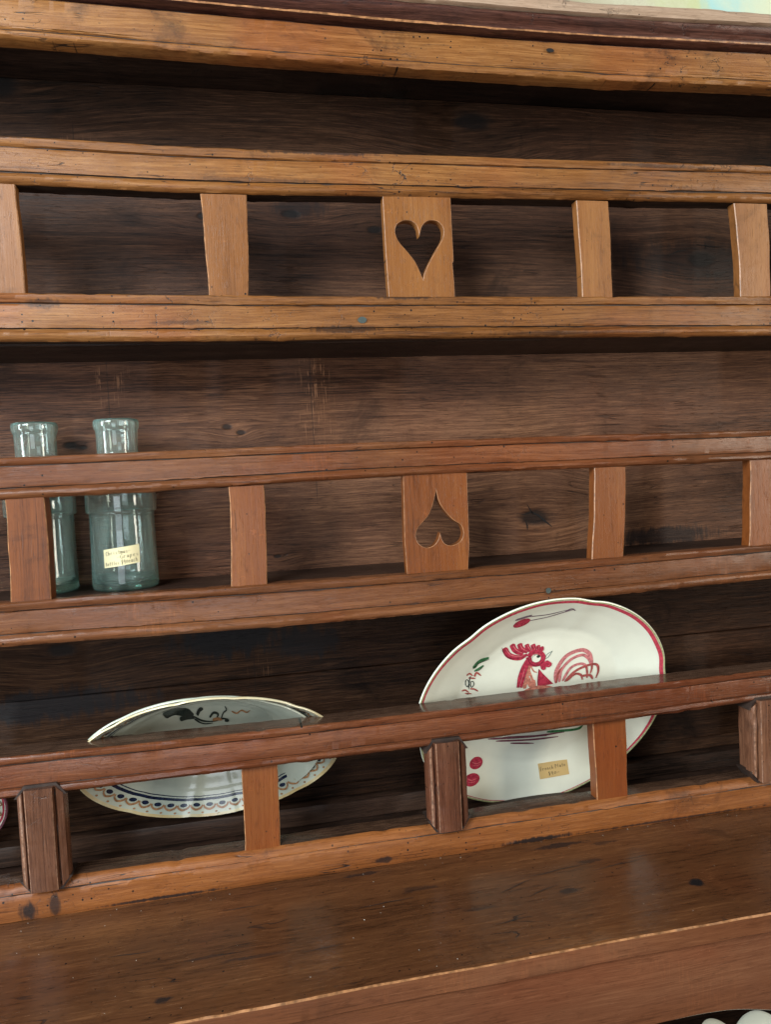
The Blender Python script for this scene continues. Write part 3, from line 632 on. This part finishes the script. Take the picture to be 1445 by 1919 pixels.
# ------------------------------------------------------------------ plates
def glaze(name, col, col2=None, spots=0.0):
    g = NT(name)
    tc = g.n.new('ShaderNodeTexCoord').outputs['Object']
    n = g.noise(tc, 14, 5, 0.6)
    c = g.mix(g.rng(n, 0.35, 0.7), c4(col), c4(col2 or [v * .93 for v in col]))
    if spots: c = g.mix(g.math('MULTIPLY', g.rng(g.noise(tc, 130, 3, 0.6), 0.66, 0.74), spots), c, (0.30, 0.22, 0.10, 1))
    g.put(g.b.inputs['Base Color'], c)
    g.b.inputs['Roughness'].default_value = 0.16; g.b.inputs['Coat Weight'].default_value = 0.3; g.b.inputs['Coat Roughness'].default_value = 0.05
    g.put(g.b.inputs['Normal'], g.node('ShaderNodeBump', {'Strength': 0.12, 'Distance': 0.002, 'Height': g.noise(tc, 22, 2, 0.5)}))
    return g.m
M['white_glaze'] = glaze('white_glaze', (0.82, 0.83, 0.69)); M['cream_glaze'] = glaze('cream_glaze', (0.54, 0.57, 0.47), (0.44, 0.48, 0.40), 0.5)
M['chip_rim'] = glaze('chipped_rim_glaze', (0.66, 0.60, 0.40), (0.50, 0.36, 0.16), 0.8)
def paint(name, col, var=0.2): return plain(name, col, 0.25, var, 240, 0, 0.3)
M['p_red'] = paint('crimson_paint', (0.40, 0.035, 0.065), .35); M['p_redhi'] = paint('light_crimson_paint', (0.58, 0.13, 0.15)); M['p_pink'] = paint('washed_red_paint', (0.56, 0.21, 0.15), .3)
M['p_tail'] = paint('dusty_rose_paint', (0.55, 0.19, 0.19), .3); M['p_tail2'] = paint('dark_rose_paint', (0.38, 0.09, 0.08), .3); M['p_green'] = paint('leaf_green_paint', (0.05, 0.17, 0.07), .4)
M['p_ink'] = paint('dark_line_paint', (0.025, 0.035, 0.03)); M['p_petal'] = paint('brick_petal_paint', (0.42, 0.10, 0.08)); M['p_beak'] = paint('beak_grey_paint', (0.17, 0.24, 0.22)); M['p_shade'] = paint('oxblood_line_paint', (0.16, 0.015, 0.03))
M['p_rim'] = paint('rim_red_paint', (0.50, 0.055, 0.085), .25); M['p_mauve'] = paint('mauve_brown_paint', (0.19, 0.07, 0.09)); M['p_stem'] = paint('grey_mauve_paint', (0.17, 0.11, 0.14))
M['p_blue'] = paint('cobalt_paint', (0.006, 0.014, 0.040), .4); M['p_brown'] = paint('ochre_brown_paint', (0.33, 0.17, 0.08), .3); M['p_rimedge'] = paint('rim_edge_green_paint', (0.40, 0.42, 0.22))

class Plate:
    shift = (0.0, 0.0)
    def fix(s, U, W):
        r = math.hypot(U, W); rho = min(1.0, r / s.rim(math.atan2(W, U))); k = 1 - s.h(rho) / s.depth
        return U + s.shift[0] * k, W + s.shift[1] * k
    def __init__(s, name, label, centre, V, a, b, rot, depth, lobe, prof, group=None):
        s.c = Vector(centre); s.v = Vector(V).normalized(); s.u = Vector((1, 0, 0)); s.n = s.u.cross(s.v)
        s.n = Vector((0, -s.v.z, s.v.y)); s.a, s.b, s.rot, s.depth, s.lobe, s.prof = a, b, rot, depth, lobe, prof
        s.root = empty(name, tuple(s.c - s.v * b)); tag(s.root, label, 'plate', group)
    def rim(s, th):
        t = th - s.rot; r = s.a * s.b / math.hypot(s.b * math.cos(t), s.a * math.sin(t))
        return r * (1 + s.lobe(t))
    def h(s, rho): return float(np.interp(rho, [p[0] for p in s.prof], [p[1] for p in s.prof])) * s.depth
    def pt(s, U, W, lift=0.0):
        r = math.hypot(U, W); th = math.atan2(W, U); rho = min(1.0, r / s.rim(th))
        return s.c + s.u * U + s.v * W + s.n * (s.h(rho) - s.depth + lift)
    def polar(s, rho, th, lift=0.0):
        r = rho * s.rim(th); return s.c + s.u * (r * math.cos(th)) + s.v * (r * math.sin(th)) + s.n * (s.h(min(rho, 1)) - s.depth + lift)
    def build(s, mat, rim_mat=None, thick=0.0045, partname='dish'):
        NR, NT_ = 44, 180; V = []; F = []; MI = []
        rhos = [i / NR for i in range(1, NR + 1)]
        V.append(s.pt(0, 0))
        for r in rhos:
            for j in range(NT_): V.append(s.polar(r, 2 * math.pi * j / NT_))
        k = len(V)
        for rr, l in ((1.008, -.0008), (1.010, -.0020), (1.004, -.0036)):     # rounded lip
            for j in range(NT_):
                th = 2 * math.pi * j / NT_; r = rr * s.rim(th); V.append(s.c + s.u * (r * math.cos(th)) + s.v * (r * math.sin(th)) + s.n * l)
        for r in reversed(rhos):
            for j in range(NT_): V.append(s.polar(r * .995, 2 * math.pi * j / NT_, -thick))
        V.append(s.pt(0, 0, -thick))
        rings = NR + 3 + NR
        for j in range(NT_): F.append((0, 1 + j, 1 + (j + 1) % NT_)); MI.append(0)
        for i in range(rings - 1):
            for j in range(NT_):
                a = 1 + i * NT_; F.append((a + j, a + (j + 1) % NT_, a + NT_ + (j + 1) % NT_, a + NT_ + j)); MI.append(1 if NR - 2 <= i <= NR + 2 and rim_mat else 0)
        a = 1 + (rings - 1) * NT_
        for j in range(NT_): F.append((a + j, a + (j + 1) % NT_, len(V) - 1)); MI.append(0)
        o = mesh(partname, V, F, s.root, (mat,) + ((rim_mat,) if rim_mat else ()), MI, smooth=60)
        return o
    def ribbon(s, rho0, rho1, mat, name, th0=0, wf=None, **kw_):
        return s._ribbon(rho0, rho1, mat, name, th0, wf, **kw_)
    def _ribbon(s, rho0, rho1, mat, name, th0=0, wf=None, th1=2 * math.pi, n=240, lift=0.0003, wob=0.0):
        V = []; F = []; closed = abs(th1 - th0 - 2 * math.pi) < 1e-6; m = 4
        for i in range(n + (0 if closed else 1)):
            th = th0 + (th1 - th0) * i / n; w0 = wob * nz(math.cos(th) * 5, math.sin(th) * 5, rho0 * 9)
            for k in range(m + 1):
                rho = rho1 - (rho1 - rho0) * (wf(th) if wf else 1.0) * (1 - k / m) + w0
                r = rho * s.rim(th)
                V.append(s.c + s.u * (r * math.cos(th)) + s.v * (r * math.sin(th)) + s.n * (s.h(min(rho, 1)) - s.depth + lift))
        cnt = n if closed else n; t = n if closed else n + 1
        for i in range(cnt):
            for k in range(m):
                a = i * (m + 1) + k; b = ((i + 1) % t) * (m + 1) + k; F.append((a, a + 1, b + 1, b))
        return mesh(name, V, F, s.root, (mat,), smooth=60)
    def strokes(s, items, mat, name, lift=0.0004, taper=True, fat=1.0):
        """items: ([(u, v)...] in 0.1 mm, width) -> brush strokes lying on the glaze"""
        V = []; F = []
        for q, (pts, wd) in enumerate(items):
            P = [Vector((p[0] * 1e-4, p[1] * 1e-4)) for p in pts]; wd = wd * 1e-4 * .98 * fat
            S = []
            for i in range(len(P) - 1):
                p0 = P[i - 1] if i else 2 * P[0] - P[1]; p3 = P[i + 2] if i + 2 < len(P) else 2 * P[-1] - P[-2]
                for j in range(7):
                    t = j / 7; S.append(0.5 * (2 * P[i] + (P[i + 1] - p0) * t + (2 * p0 - 5 * P[i] + 4 * P[i + 1] - p3) * t * t + (3 * P[i] - p0 - 3 * P[i + 1] + p3) * t ** 3))
            S.append(P[-1]); n = len(S); base = len(V)
            closed = (P[0] - P[-1]).length < 1e-5
            for i, p in enumerate(S):
                a = S[max(0, i - 1)]; b = S[min(n - 1, i + 1)]; d = (b - a).normalized(); nn = Vector((-d.y, d.x)); t = i / (n - 1)
                k = 1.0 if closed or not taper else (min(1, math.sqrt(t / .08 + .25)) * min(1, .45 + (1 - t) * 2.0))
                for w_ in (-1, 0, 1):
                    c = p + nn * wd * .5 * k * w_; c = Vector(s.fix(c.x, c.y)); V.append(s.pt(c.x, c.y, lift + q * 0.00003))
            for i in range(n - 1):
                for k in (0, 1): a = base + i * 3 + k; F.append((a, a + 1, a + 4, a + 3))
        return mesh(name, V, F, s.root, (mat,), smooth=60)
    def blob(s, pts, mat, name, lift=0.0003):
        c = Vector((sum(p[0] for p in pts) / len(pts), sum(p[1] for p in pts) / len(pts))); V = [s.pt(*s.fix(c.x * 1e-4, c.y * 1e-4), lift)]; F = []; m = 5; n = len(pts)
        for k in range(1, m + 1):
            for p in pts:
                q = Vector(s.fix(*((c + (Vector(p) - c) * (k / m)) * 1e-4))); V.append(s.pt(q.x, q.y, lift))
        for j in range(n): F.append((0, 1 + j, 1 + (j + 1) % n))
        for k in range(m - 1):
            for j in range(n): a = 1 + k * n; F.append((a + j, a + (j + 1) % n, a + n + (j + 1) % n, a + n + j))
        return mesh(name, V, F, s.root, (mat,), smooth=60)

def circ(cx, cy, r, n=22, ry=None): return [(cx + math.cos(2 * math.pi * i / n) * r, cy + math.sin(2 * math.pi * i / n) * (ry or r)) for i in range(n)]
def brace(k, amp, wd):
    def f(t):
        q = (t / (2 * math.pi) * k) % 1.0; q = min(q, 1 - q)
        return -amp * math.exp(-(q / wd) ** 2) + amp * .25 * math.cos(2 * math.pi * t / (2 * math.pi) * k + math.pi)
    return f
# --- rooster plate: leans forward on the lower rail, foot on the base board
v = Vector((0, -0.35678, 0.93419))
rp = Plate('rooster_plate', 'large white plate painted with a red rooster and crimson rim', Vector((0.4442, 0.118, 0.921)) + v * 0.1769, v,
           0.2015, 0.1862, math.radians(13.6), 0.026, brace(6, 0.013, 0.09), [(0, 0), (.58, 0.0), (.66, .06), (.73, .24), (.78, .36), (.88, .62), (.97, .92), (1, 1.0)])
rp.shift = (0.0085, -0.0165)
rp.build(M['white_glaze'], M['white_glaze'])
rp.ribbon(0.962, 0.990, M['p_rim'], 'painted_rim', wob=0.005, wf=lambda t: max(.18, min(1, .62 + .75 * math.sin(t + .35))))
rp.ribbon(0.992, 1.004, M['p_rimedge'], 'rim_edge_line', lift=0.0003)
DEC = {
'red': [([(-724, 1112), (-644, 989), (-485, 933), (-351, 975)], 70), ([(-610, 1166), (-549, 1064), (-422, 993)], 63), ([(-492, 1172), (-458, 1092), (-356, 1014)], 60), ([(-380, 1156), (-355, 1091), (-296, 1017)], 53), ([(-284, 1146), (-261, 1090), (-236, 1020)], 56), ([(-196, 1124), (-180, 1062), (-173, 1003)], 43), ([(-132, 1098), (-114, 1016)], 40), ([(-330, 934), (-269, 1004), (-163, 993), (-93, 907), (-115, 803), (-209, 785), (-292, 823), (-330, 934)], 62), ([(-101, 830), (-73, 739), (-43, 667)], 63), ([(-55, 806), (12, 759), (44, 716)], 73), ([(-317, 894), (-380, 756), (-416, 603), (-446, 388)], 66), ([(-334, 809), (-372, 598), (-393, 381)], 43)],
'redhi': [([(-696, 1090), (-611, 995), (-487, 958), (-403, 971)], 18), ([(-591, 1145), (-523, 1062), (-424, 1008)], 16), ([(-481, 1152), (-441, 1090), (-358, 1034)], 15), ([(-369, 1140), (-338, 1089), (-298, 1036)], 13), ([(-277, 1130), (-256, 1089), (-234, 1039)], 12), ([(-186, 1110), (-169, 1041)], 10), ([(-307, 912), (-248, 977), (-169, 968), (-119, 910)], 10), ([(30, 757), (16, 729)], 15), ([(-369, 735), (-394, 561), (-428, 386)], 14)],
'pink': [([(-308, 816), (-301, 668), (-317, 492), (-320, 352)], 43), ([(-277, 763), (-212, 657), (-157, 631)], 17), ([(-305, 708), (-235, 541), (-154, 371)], 27), ([(-306, 550), (-259, 445), (-213, 349)], 56), ([(-333, 474), (-334, 354)], 50), ([(-212, 499), (-179, 354)], 60)],
'tail1': [([(182, 390), (164, 632), (289, 874), (507, 960), (649, 901), (723, 765), (759, 581)], 43), ([(234, 404), (242, 623), (378, 805), (556, 867), (665, 791), (717, 686)], 33), ([(286, 417), (390, 645), (543, 707), (651, 644), (700, 427)], 30)],
'tail2': [([(324, 403), (471, 576), (675, 665), (820, 664), (870, 548), (849, 409)], 30), ([(350, 409), (478, 525), (581, 498), (621, 406)], 28), ([(611, 478), (739, 473), (796, 395)], 30), ([(181, 400), (195, 569), (243, 682)], 23), ([(637, 676), (682, 550), (691, 428)], 20), ([(746, 673), (750, 582), (738, 503)], 20)],
'green': [([(-1178, 802), (-1094, 913), (-946, 961)], 60), ([(-1157, 751), (-1085, 797), (-1024, 843)], 30)],
'ink': [([(-1185, 789), (-1107, 870), (-944, 938)], 12), ([(-1162, 744), (-1083, 771), (-1020, 835)], 10), ([(-1213, 671), (-1229, 585), (-1231, 448)], 14), ([(-1284, 533), (-1281, 601), (-1253, 607), (-1235, 547), (-1251, 486), (-1284, 533)], 12), ([(-1206, 504), (-1206, 572), (-1173, 578), (-1157, 527), (-1187, 478), (-1206, 504)], 12), ([(-1240, 380), (-1246, 351)], 12)],
'petal': [([(-1275, 688), (-1234, 716), (-1180, 672)], 28), ([(-1155, 658), (-1126, 724), (-1054, 671)], 30), ([(-1245, 642), (-1139, 629)], 26), ([(-1334, 418), (-1284, 435), (-1227, 388)], 25), ([(-1211, 455), (-1142, 440), (-1084, 399)], 27), ([(-1287, 380), (-1184, 363)], 22)],
'beak': [([(-52, 874), (-36, 940), (50, 998)], 10), ([(50, 998), (-4, 897), (-45, 869)], 10)],
'shade': [([(-240, 905), (-226, 961), (-188, 976)], 10), ([(-346, 927), (-281, 803), (-162, 750), (-83, 828)], 12), ([(-484, 923), (-640, 950), (-735, 1057), (-759, 1126)], 12), ([(-138, 692), (-137, 529), (-129, 388)], 12)],
'mauve': [([(-846, -544), (-119, -600), (449, -589)], 40), ([(-711, -605), (-112, -663), (352, -669)], 36), ([(-461, -684), (-59, -744)], 32), ([(-604, -549), (149, -618)], 36)],
'stem': [([(-388, 1554), (-115, 1589), (140, 1653), (285, 1683)], 14), ([(-493, 1626), (-121, 1634), (169, 1685)], 14), ([(-618, 1586), (-366, 1649)], 34), ([(140, 1653), (233, 1697), (304, 1663)], 22)]}
rp.blob(circ(-90, 190, 330, 30, 190), M['p_pink'], 'painted_body', 0.0002)
rp.strokes(DEC['pink'], M['p_pink'], 'painted_neck', .0003, fat=1.3)
rp.blob([(-132, 691), (-60, 600), (60, 470), (138, 385), (0, 370), (-120, 383), (-134, 540)], M['p_red'], 'painted_breast', .0004)
rp.strokes(DEC['red'], M['p_red'], 'painted_comb_and_head', .0005, fat=1.38)
rp.strokes(DEC['redhi'], M['p_redhi'], 'painted_comb_highlights', .0009)['kind'] = 'stuff'
rp.strokes(DEC['shade'], M['p_shade'], 'painted_outline', .0010, fat=.8)
rp.blob(circ(-195, 890, 66), M['white_glaze'], 'painted_eye', .0011); rp.blob(circ(-172, 928, 30, 14, 26), M['p_ink'], 'painted_pupil', .0013)
rp.strokes(DEC['beak'], M['p_beak'], 'painted_beak', .0005)
rp.strokes(DEC['tail1'], M['p_tail'], 'painted_tail', .0004, fat=1.6); rp.strokes(DEC['tail2'], M['p_tail2'], 'painted_tail', .0006, fat=1.5)
rp.strokes(DEC['green'], M['p_green'], 'painted_leaf', .0004); rp.strokes(DEC['ink'], M['p_ink'], 'painted_stem', .0006); rp.strokes(DEC['petal'], M['p_petal'], 'painted_petal', .0005)
rp.strokes(DEC['mauve'], M['p_mauve'], 'painted_grass', .0004); rp.strokes([([(140, -544), (635, -563), (760, -500)], 50)], M['p_green'], 'painted_leaf', .0006)
rp.blob([(c[0] * math.cos(.35) - c[1] * math.sin(.35) - 505, c[0] * math.sin(.35) + c[1] * math.cos(.35) + 1525) for c in circ(0, 0, 135, 22, 62)], M['p_red'], 'painted_cherry', .0004)
rp.strokes(DEC['stem'], M['p_stem'], 'painted_stem', .0005)
rp.blob(circ(-1019, -964, 108, 20, 118), M['p_red'], 'painted_cherry', .0004); rp.blob(circ(-1070, -1270, 130, 20, 125), M['p_red'], 'painted_cherry', .0004)
for yy, xx in ((-964, -1019), (-1270, -1070)):
    rp.strokes([([(xx - 70, yy + 30), (xx, yy - 10), (xx + 80, yy + 15)], 18), ([(xx - 60, yy - 40), (xx + 20, yy - 50), (xx + 70, yy - 30)], 12)], M['p_redhi'], 'painted_cherry', .0006)
tc_ = [(94, -1439), (596, -1406), (528, -1104), (35, -1141)]
def ontag(u, v_, lift=0.0):
    b = [tc_[0][k] + (tc_[1][k] - tc_[0][k]) * u for k in (0, 1)]; t = [tc_[3][k] + (tc_[2][k] - tc_[3][k]) * u for k in (0, 1)]
    return tuple(rp.pt(*rp.fix((b[0] + (t[0] - b[0]) * v_) * 1e-4, (b[1] + (t[1] - b[1]) * v_) * 1e-4), 0.0010 + lift))
o = patch('price_tag', ontag, M['kraft'], rp.root, 10, 5)
ow = write([('French', .05, .56, .14, .078, .0), ('Plate', .56, .60, .14, .075, .0), ('$40-', .30, .18, .15, .10, .0)], lambda u, v_: ontag(u, v_, 0.0002), 'handwriting', rp.root, 0.0070)
ow.parent = o; ow.matrix_parent_inverse = o.matrix_parent_inverse.copy() @ Matrix.Identity(4)
ow.matrix_parent_inverse = Matrix.Identity(4)

# --- oval platter with blue scallop border, leaning forward, and the plain platter behind it
v2 = Vector((0, -0.49026, 0.87158))
prof2 = [(0, 0), (.52, 0.0), (.62, .10), (.74, .42), (.78, .47), (.90, .74), (1, 1.0)]
op = Plate('oval_platter', 'oval cream platter with a blue dotted scallop border leaning on the lower rail', Vector((-0.0540, 0.118, 0.961)) + v2 * 0.1170, v2,
           0.1815, 0.1185, math.radians(0), 0.046, brace(10, 0.010, 0.10), prof2)
op.build(M['cream_glaze'], M['chip_rim'])
op.ribbon(0.838, 0.862, M['p_blue'], 'painted_line', wob=.006)
op.ribbon(0.818, 0.826, M['p_blue'], 'painted_line', wob=.006)
nd = 46
# equal spacing round the oval
acc = []; L = 0; pv = None
for i in range(721):
    th = math.pi * i / 360; p = op.polar(.91, th)
    if pv: L += (p - pv).length
    acc.append((L, th)); pv = p
ths = [float(np.interp(L * k / nd, [a[0] for a in acc], [a[1] for a in acc])) for k in range(nd)]
bl = []; lo = []; sm = []
op.shift = (0.0, 0.0)
for k in range(nd):
    th = ths[k]; nx_ = ths[(k + 1) % nd] + (2 * math.pi if k == nd - 1 else 0); dth = nx_ - th
    def P2(rho, t):
        r = rho * op.rim(t); return (r * math.cos(t) * 1e4, r * math.sin(t) * 1e4)
    bl.append([P2(.898 + .017 * math.sin(2 * math.pi * j / 14), th + dth * .27 * math.cos(2 * math.pi * j / 14)) for j in range(14)])
    lo.append(([P2(.895, th - dth * .46), P2(.918, th - dth * .34), P2(.934, th), P2(.918, th + dth * .34), P2(.895, th + dth * .46)], 22))
    sm.append([P2(.962 + .008 * math.sin(2 * math.pi * j / 8), th + dth * .5 + dth * .10 * math.cos(2 * math.pi * j / 8)) for j in range(8)])
def many(pl, polys, mat, name, lift):
    V = []; F = []
    for p in polys:
        k = len(V); c = (sum(q[0] for q in p) / len(p), sum(q[1] for q in p) / len(p)); V.append(pl.pt(c[0] * 1e-4, c[1] * 1e-4, lift)); V += [pl.pt(q[0] * 1e-4, q[1] * 1e-4, lift) for q in p]
        F += [(k, k + 1 + j, k + 1 + (j + 1) % len(p)) for j in range(len(p))]
    return mesh(name, V, F, pl.root, (mat,), smooth=60)
many(op, bl, M['p_blue'], 'painted_dots', .0006); op.strokes(lo, M['p_brown'], 'painted_scallops', .0005, taper=False); many(op, sm, M['p_brown'], 'painted_small_dots', .0005)
FL = [([(-588, 801), (-434, 867), (-194, 782)], 85), ([(-369, 766), (-220, 768)], 40), ([(-193, 793), (-128, 837)], 66), ([(-196, 757), (-49, 715), (101, 691), (278, 688)], 28), ([(-43, 805), (56, 789), (38, 701)], 26), ([(151, 683), (194, 767), (242, 869), (166, 935)], 26), ([(-201, 692), (-51, 678), (149, 657)], 18), ([(241, 705), (278, 673)], 38), ([(-187, 882), (-60, 916)], 12)]
op.shift = (-0.002, -0.047)
op.strokes([([(-600, 800), (-470, 850), (-330, 840), (-200, 790)], 110), ([(-390, 760), (-290, 778), (-190, 775)], 46)], M['p_ink'], 'painted_leaf', .0005)
op.strokes([([(-200, 790), (-80, 745), (60, 725), (200, 735), (290, 705)], 20), ([(-190, 765), (-60, 705), (60, 700)], 20), ([(-150, 800), (-110, 850), (-60, 860)], 40), ([(20, 770), (80, 810), (140, 790), (120, 755)], 26), ([(180, 740), (215, 790), (260, 810), (240, 850)], 16), ([(230, 715), (285, 700)], 44)], M['p_ink'], 'painted_flowers', .0006)
op.strokes([([(330, 790), (400, 760), (470, 775), (540, 740), (590, 750)], 16), ([(60, 740), (130, 745), (190, 725)], 34)], M['p_brown'], 'painted_tendril', .0007)
pb = Plate('plain_platter', 'plain cream platter showing only its rim behind the blue-bordered oval platter', Vector((-0.066, 0.118, 0.957)) + v2 * 0.1187 - op.n * 0.0085 - v2 * .001, v2,
           0.168, 0.1180, 0.0, 0.046, brace(8, 0.006, 0.1), prof2)
pb.build(M['cream_glaze'])
# --- plate mostly outside the left edge of the photograph
lp = Plate('flowered_plate', 'white plate with wine-red and ochre border, left of the left moulded post', (-0.441, 0.088, 1.035), v2, 0.110, 0.110, 0.0, 0.018, brace(8, 0.004, .1), prof2)
lp.build(M['white_glaze'], M['p_mauve'])
lp.ribbon(0.80, 0.86, M['p_rim'], 'painted_band', wob=.03); lp.ribbon(0.94, 0.965, M['p_rim'], 'painted_rim', wob=.02)
lp.strokes([([(math.cos(t) * 985, math.sin(t) * 985), (math.cos(t + .06) * 1030, math.sin(t + .06) * 1030), (math.cos(t + .12) * 985, math.sin(t + .12) * 985)], 22) for t in np.linspace(0, 6.1, 30)], M['p_brown'], 'painted_scallops', .0005)

# --- white lobed bowl on the lower shelf, seen under the apron
def lobed_bowl():
    root = empty('lobed_bowl', (0.68, -0.145, 0.5455)); tag(root, 'white lobed porcelain bowl under the scalloped apron at bottom right', 'bowl')
    n = 240; V = []; F = []
    prof = [(0.0, .0), (.045, .0), (.05, .004), (.052, .01), (.075, .03), (.098, .052), (.112, .072), (.115, .075)]
    pin = [(.111, .074), (.094, .055), (.07, .033), (.045, .013), (0, .011)]
    P = prof + pin
    for i, (r, z) in enumerate(P):
        for j in range(n):
            a = 2 * math.pi * j / n; lob = abs(math.sin(a * 4 + 0.14)) ** .8
            k = min(1, r / .115) ** 3; V.append((0.68 + math.cos(a) * r * (1 - .10 * (1 - lob) * k), -0.145 + math.sin(a) * r * (1 - .10 * (1 - lob) * k), 0.5457 + z - (.024 * (1 - lob) * k)))
    for i in range(len(P) - 1):
        for j in range(n): F.append((i * n + j, i * n + (j + 1) % n, (i + 1) * n + (j + 1) % n, (i + 1) * n + j))
    mesh('bowl_body', V, F, root, (M['white_glaze'],), smooth=60)
lobed_bowl()

# ------------------------------------------------------------------ landscape painting standing on the dresser, wall, floor
def painting_mat():
    g = NT('landscape_painting')
    tc = g.n.new('ShaderNodeTexCoord').outputs['Object']
    sep = g.n.new('ShaderNodeSeparateXYZ'); g.put(sep.inputs[0], tc); x, _, z = sep.outputs
    n = g.noise(tc, 16, 4, 0.55, 0.6); n2 = g.noise(tc, 60, 4, 0.7)
    xx = g.math('ADD', x, g.math('MULTIPLY', g.math('SUBTRACT', n, 0.5), 0.16))
    cr = g.n.new('ShaderNodeValToRGB'); g.put(cr.inputs[0], g.rng(xx, 0.30, 0.95, smooth=False))
    e = cr.color_ramp.elements; e[0].position = 0.0; e[0].color = (0.10, 0.14, 0.05, 1); e[1].position = 1.0; e[1].color = (0.42, 0.68, 0.66, 1)
    for p, c in ((.17, (.16, .20, .09)), (.27, (.30, .28, .17)), (.40, (.42, .39, .27)), (.54, (.50, .48, .35)), (.63, (.50, .54, .30)), (.70, (.36, .60, .58)), (.86, (.62, .66, .46))):
        el = e.new(p); el.color = (*c, 1)
    col = g.mix(g.math('MULTIPLY', g.rng(n2, .45, .65), .25), cr.outputs[0], (0.6, 0.62, 0.45, 1))
    g.put(g.b.inputs['Base Color'], col); g.b.inputs['Roughness'].default_value = 0.6
    g.put(g.b.inputs['Normal'], g.node('ShaderNodeBump', {'Strength': 0.3, 'Distance': 0.001, 'Height': n2}))
    return g.m
pr = empty('landscape_painting', (0.68, 0.06, 2.068)); tag(pr, 'pale blue and green landscape painting standing on top of the dresser', 'painting')
V = [(.30, .050, 2.0685), (1.06, .050, 2.0685), (1.06, .105, 2.62), (.30, .105, 2.62)]; V += [(a, b + .02, c) for a, b, c in V]
mesh('canvas', V, [(0, 1, 2, 3), (7, 6, 5, 4), (0, 4, 5, 1), (1, 5, 6, 2), (2, 6, 7, 3), (3, 7, 4, 0)], pr, (painting_mat(),), smooth=0)
V = [(.470, .0478, 2.0695), (.508, .0478, 2.0695), (.508, .0498, 2.10), (.470, .0498, 2.10)]; V += [(a, b + .0015, c) for a, b, c in V]
o = mesh('painted_cottage', V, [(0, 1, 2, 3), (7, 6, 5, 4), (0, 4, 5, 1), (1, 5, 6, 2), (2, 6, 7, 3), (3, 7, 4, 0)], pr, (plain('pale_cottage_paint', (.62, .70, .50), .6, .3, 180),), smooth=0)
def slab(name, x0, x1, y0, y1, z0, z1, mat):
    V = [(x0, y0, z0), (x1, y0, z0), (x1, y1, z0), (x0, y1, z0), (x0, y0, z1), (x1, y0, z1), (x1, y1, z1), (x0, y1, z1)]
    o = mesh(name, V, [(0, 1, 2, 3), (4, 5, 6, 7), (0, 1, 5, 4), (1, 2, 6, 5), (2, 3, 7, 6), (3, 0, 4, 7)], None, (mat,), smooth=0); o['kind'] = 'structure'; return o
slab('wall', -2.2, 2.8, 0.24, 0.30, 0.0, 2.9, plain('plaster_wall', (0.46, 0.44, 0.38), 0.8, 0.05, 6, 0.2))
slab('floor', -2.2, 2.8, -2.6, 0.24, -0.05, -0.001, plain('wooden_floor', (0.20, 0.13, 0.08), 0.5, 0.2, 5))
